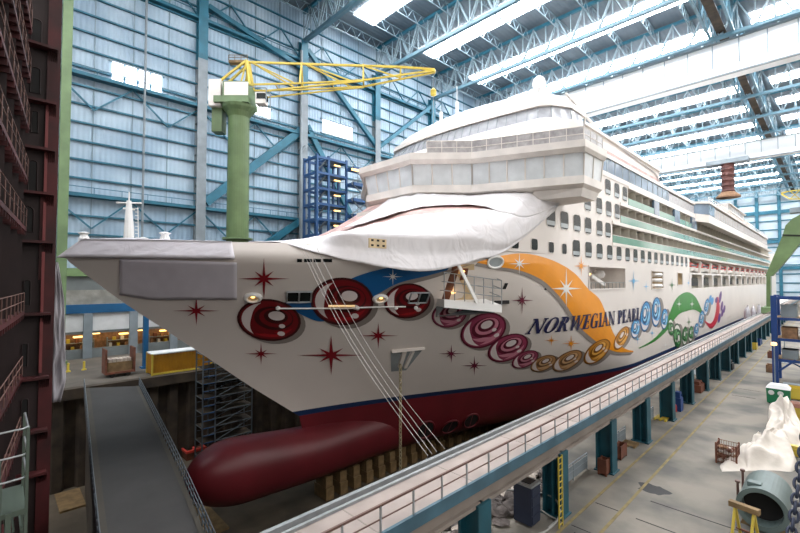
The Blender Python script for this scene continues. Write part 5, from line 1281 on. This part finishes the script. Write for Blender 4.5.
# ---- green portal crane leg at the far right
PY = 136.0
pc = thing('portal_crane', 'green portal crane whose bent leg stands on the walkway girder', 'crane', (-11, PY, ZD))
def py(u, v): p = onY(u, v, PY); return (p.x, PY-1.6, p.z)
m = MB(); m.extr([py(*q) for q in ((766, 276), (773, 276), (789, 258), (803, 240), (830, 236), (830, 212), (803, 214), (793, 219), (786, 226), (783, 236))], (0, 3.2, 0)); m.build('bent_leg', M['green'], pc)
m = MB(); m.extr([py(*q) for q in ((767, 276), (771, 276), (771, 313), (767, 313))], (0, 3.2, 0)); m.build('lower_leg', M['green'], pc)
m = MB(); p = py(769, 315); m.box(p[0]-1.0, p[0]+1.0, PY-5, PY+5, ZD+.2, ZD+1.6); m.build('bogie', M['palegreen'], pc)
m = MB(); a = py(783, 235.5); b = py(803, 236); m.bar((a[0], PY-1.7, a[2]), (b[0], PY-1.7, b[2]), .2, .25); m.build('seam_strip', M['hole'], pc)
m = MB(); p = py(797, 213); m.box(p[0]-1.2, p[0]+2, PY-1.5, PY+1.5, p[2], p[2]+1.2); m.build('winch_box', M['greycol'], pc)
for k in range(3): p = py(773+3*k, 300); m = MB(); 
# a second, distant yellow jib under the end wall
yj = thing('jib_crane', 'small orange-yellow lattice jib of a crane far off near the end wall', 'crane', (-14, 300, 20))
m = MB()
A = [onY(u, v, 300) for u, v in ((781, 193), (790, 191), (800, 190), (820, 187))]; B = [onY(u, v, 300) for u, v in ((781, 194), (790, 199), (800, 199), (820, 199))]
for a, b in zip(A, A[1:]): m.bar(a, b, .5)
for a, b in zip(B, B[1:]): m.bar(a, b, .5)
m.build('jib_chord', M['yellow'], yj); m = MB()
for i in range(3): m.bar(A[i], B[i+1], .35); m.bar(B[i], A[i+1], .35)
m.build('jib_lattice', M['yellow'], yj); m = MB(); p = B[3]; m.box(p.x-1, p.x+1, 299, 301, QZ, p.z+6); m.build('jib_post', M['yellow'], yj)
# pale bundles by the ship far off, scaffold at the stern
for i, (u, v) in enumerate(((747, 309), (753, 307), (759, 303))):
    p = onX(u, v, -16.6); m = MB(); lump(m, (p.x, p.y, QZ), 1.0, i+31, .7, 1.8, 5.2-.5*i); tag(m.build('wrapped_bundle', M['curtain'], None, smooth=True), ['plastic-wrapped bundle on the quay behind the walkway, nearest of the three', 'plastic-wrapped bundle on the quay behind the walkway, middle of the three', 'plastic-wrapped bundle on the quay behind the walkway, farthest of the three'][i], 'bundle')
# ---- ropes and anchor chain
for i, ((u0, v0), (u1, v1)) in enumerate((((299, 246), (428, 456)), ((302, 246), (432, 454)), ((306, 244), (437, 452)), ((311, 243), (445, 449)))):
    a = hit(u0, v0, .4); b = onZ(u1, v1, ZD+.25); pts = [a.lerp(b, t/14)-Vector((0, 0, 1.0*math.sin(math.pi*t/14))) for t in range(15)]
    m = MB(); m.tube(pts, .013, 5); tag(m.build('mooring_rope', M['rope']), ORD[i]+' thin pale rope slanting from the bow to the walkway, counted from the bow side', 'rope', 'mooring ropes')
a = hit(398.5, 362, .7)
cn = thing('anchor_chain', 'pale anchor chain hanging straight down from the anchor pocket', 'chain', (a.x, a.y, -20))
for k in range(44):
    z = a.z-.42*k
    if z < -21: break
    m = MB(); t_ = [2*math.pi*i/12 for i in range(12)]; ax = Vector((0, 1, 0)) if k % 2 else Vector((1, 0, 0))
    m.tube([Vector((a.x, a.y, z))+ax*.15*math.cos(t)+Vector((0, 0, .29*math.sin(t))) for t in t_], .06, 6, 0, True); m.build('link', M['anchorchain'], cn, smooth=True)
# ---- lifting chain close by at the right edge
p0 = ray(806, 430)*(3.4/FPX); p1 = ray(790, 545)*(3.1/FPX)
ch = thing('lifting_chain', 'blurred blue-grey chain hanging close by at the right edge', 'chain', tuple(p1))
d = (p1-p0); L__ = d.length; d.normalize(); nl = int(L__/.062)
e1 = d.cross(Vector((0, 1, 0))).normalized(); e2 = d.cross(e1)
for k in range(nl):
    c = p0+d*(.062*k); ax = e1 if k % 2 else e2
    m = MB(); m.tube([c+ax*.026*math.cos(t)+d*.046*math.sin(t) for t in [2*math.pi*i/14 for i in range(14)]], .0105, 8, 0, True); m.build('link', M['chain'], ch, smooth=True)
# ---- dark red ship section at the left edge
bs = thing('ship_section', 'dark red unfinished ship section with decks and openings filling the left edge', 'ship section', (-28, 0, DZ))
BX = -33.0
ya, yb = onX(18, 200, BX).y, onX(57, 200, BX).y; ym = onX(43, 200, BX).y; yi = onX(27, 200, BX).y
m = MB(); m.box(BX-8, BX, -14, yb, DZ, 30); m.build('section_wall', M['blockface'], bs)
m = MB(); m.box(BX, BX+.12, ym+.02, yb, DZ, 30)
m.box(BX, BX+.12, ym-.12, ym+.02, 0, 5.2); m.build('red_strake', M['block'], bs)
m = MB()
for (v0, v1) in ((100, 192), (202, 245), (252, 314), (318, 372)): 
    z0 = onX(43, v1, BX).z; z1 = onX(43, v0, BX).z; m.box(BX+.12, BX+.22, ym, ym+.14, z0, z1)
m.build('pink_stiffener', M['blockpink'], bs)
m = MB()
for v in (48, 103, 150, 194, 242, 313, 376, 428, 470):
    z = onX(40, v, BX).z; m.box(BX, BX+.7, -6, ym+.45, z-.1, z+.05)
    for q in range(5): m.extr([(BX+.12, ym+.1+.09*q, z-.1), (BX+.5, ym+.1+.09*q, z-.1), (BX+.12, ym+.1+.09*q, z-.7)], (0, .02, 0))
m.build('deck_ledge', M['block'], bs)
for (v0, v1, u0, u1) in ((17, 45, 26, 37), (66, 92, 27, 37), (110, 132, 29, 36), (160, 192, 27.5, 36.5), (206, 232, 15, 34), (280, 305, 26, 33), (343, 366, 26, 32), (398, 420, 27, 34)):
    y0 = onX(u0, 200, BX).y; y1 = onX(u1, 200, BX).y; z0 = onX(30, v1, BX).z; z1 = onX(30, v0, BX).z; w = (y1-y0)/2; m = MB()
    ol = [(y0, z0), (y1, z0)]+[((y0+y1)/2+w*math.cos(t), z1-w*.7+w*.7*math.sin(t)) for t in [math.pi*i/8 for i in range(9)]]
    m.add([(BX+.03, a, b) for a, b in ol], [tuple(range(len(ol)))]); m.tube([(BX+.04, a, b) for a, b in ol], .04, 5, 1, True); m.build('doorway', [M['hole'], M['blockface']], bs)
# nearer wing of the section: decks along a slanting front
fa, fb = Vector((-32.5, yi, 0)), Vector((-13.3, -.8, 0)); dd = (fb-fa).normalized(); nn = Vector((dd.y, -dd.x, 0))
if nn.y > 0: nn = -nn
zds = [14.5, 11.6, 8.7, 5.7, 2.8, -2.0, -5.6, -9.0, -12.45]
m = MB()
for z in zds:
    m.add([fa+Vector((0, 0, z)), fb+Vector((0, 0, z)), fb+nn*4+Vector((0, 0, z)), fa+nn*4+Vector((0, 0, z)), fa+Vector((0, 0, z+.22)), fb+Vector((0, 0, z+.22)), fb+nn*4+Vector((0, 0, z+.22)), fa+nn*4+Vector((0, 0, z+.22))],
          [(3, 2, 1, 0), (4, 5, 6, 7), (0, 1, 5, 4), (1, 2, 6, 5), (2, 3, 7, 6), (3, 0, 4, 7)])
    for k in range(24):
        p = fa.lerp(fb, (k+.5)/24)+Vector((0, 0, z-.12)); m.bar(p, p+nn*3.5, .08, .24)
m.build('deck_plate', M['block'], bs)
m = MB(); s0 = fa+nn*.8; s1 = fb+nn*.8; sm = s0.lerp(s1, .72)
for a, b, z in ((s0, sm, DZ), (sm, s1, QZ+.05)): m.add([a+Vector((0, 0, z)), b+Vector((0, 0, z)), b+Vector((0, 0, 15)), a+Vector((0, 0, 15))], [(0, 1, 2, 3)])
m.add([fa+nn*4+Vector((0, 0, QZ+.05)), fb+nn*4+Vector((0, 0, QZ+.05)), fb+nn*4+Vector((0, 0, 15)), fa+nn*4+Vector((0, 0, 15))], [(3, 2, 1, 0)]); m.build('inner_bulkhead', M['block'], bs)
m = MB()
for k in range(7):
    p = fa.lerp(fb, k/7+.02); m.bar(p+nn*.3+Vector((0, 0, QZ+.05)), p+nn*.3+Vector((0, 0, 15)), .3, .3)
m.build('pillar', M['blockface'], bs)
for z in zds[:8]:
    m = MB(); railing(m, dense([fa.lerp(fb, .02)+Vector((0, 0, z+.22)), fa.lerp(fb, .98)+Vector((0, 0, z+.22))], 1.5), 1.05, 1, .025); m.build('deck_railing', M['rail'], bs)
m = MB(); p = fa.lerp(fb, .45)+nn*.7+Vector((0, 0, 7)); m.bar(p, p+Vector((0, 0, 1.0)), .8, .05); m.build('yellow_notice', M['yellow'], bs)
# green column and hanging film next to it
xg = onX(63, 200, -80); m = MB(); m.box(-80.6, -79.4, xg.y-.6, xg.y+.6, QZ, 60); m.box(-80.8, -79.2, xg.y-.95, xg.y+.95, QZ, QZ+.5); tag(m.build('green_post', M['palegreen']), 'tall pale green steel post against the side wall, left of the bow', 'post')
m = MB(); rows = []
for k in range(30):
    v = lerp(262, 402, k/29); row = []
    u0 = interp([(262, 54), (300, 51), (400, 49)], v); u1 = interp([(262, 58), (300, 64), (380, 66), (402, 60)], v)
    for i in range(13):
        u = lerp(u0, u1, i/12); p = onX(u, v, -34.2); p.x += .3*noise.noise(Vector((i*.5, k*.2, 2)))+.05*math.sin(i*1.6+k*.1); row.append(p)
    rows.append(row)
m.grid(rows); tag(m.build('hanging_film', M['curtain'], None, smooth=True, solid=.03), 'grey hanging plastic film along the edge of the dark red ship section', 'plastic sheet')
# grey-green access platform low at the left edge
ap_ = thing('access_platform', 'grey-green railed access platform low in the left corner', 'platform', (-13, -.3, -12))
X0 = -13.0; yl = -.55; yr = onX(27, 480, X0).y; z1 = onX(27, 428, X0).z; z2 = onX(27, 454, X0).z; z3 = onX(27, 477, X0).z; z4 = onX(27, 508, X0).z
m = MB(); m.box(X0-1.6, X0, yl, yr, z4-.12, z4); m.build('floor_grating', M['platgreen'], ap_)
m = MB()
for x in (X0-1.5, X0-.05): m.bar((x, yr, QZ), (x, yr, z1), .06); m.bar((x, yr-.45, QZ), (x, yr-.45, z3), .07)
m.bar((X0, yr-.3, QZ), (X0, yr-.3, z4), .1); m.build('post', M['platgreen'], ap_)
m = MB()
for z in (z1, z2, z3): m.tube([(X0, yl, z-.05), (X0, yr-.1, z), (X0-.1, yr, z), (X0-1.5, yr, z)], .022, 8)
m.build('handrail', M['steel'], ap_)
m = MB()
for k in range(12): m.box(X0-1.5, X0+.02, yr-.1-.13*k, yr-.06-.13*k, z4-.45, z4-.4)
m.build('grille', M['platgreen'], ap_)
# ================================================================== LIGHT
w = bpy.data.worlds.new('hall_air'); SC.world = w; w.use_nodes = True
bg = w.node_tree.nodes['Background']; bg.inputs['Color'].default_value = (.9, .86, .82, 1); bg.inputs['Strength'].default_value = WORLD
vs = SC.view_settings; vs.view_transform = 'Standard'; vs.look = 'None'; vs.gamma = 1; vs.exposure = EXPO; vs.use_curve_mapping = False
SC.cycles.use_denoising = True; SC.cycles.max_bounces = 8; SC.cycles.diffuse_bounces = 4; SC.cycles.sample_clamp_indirect = 6
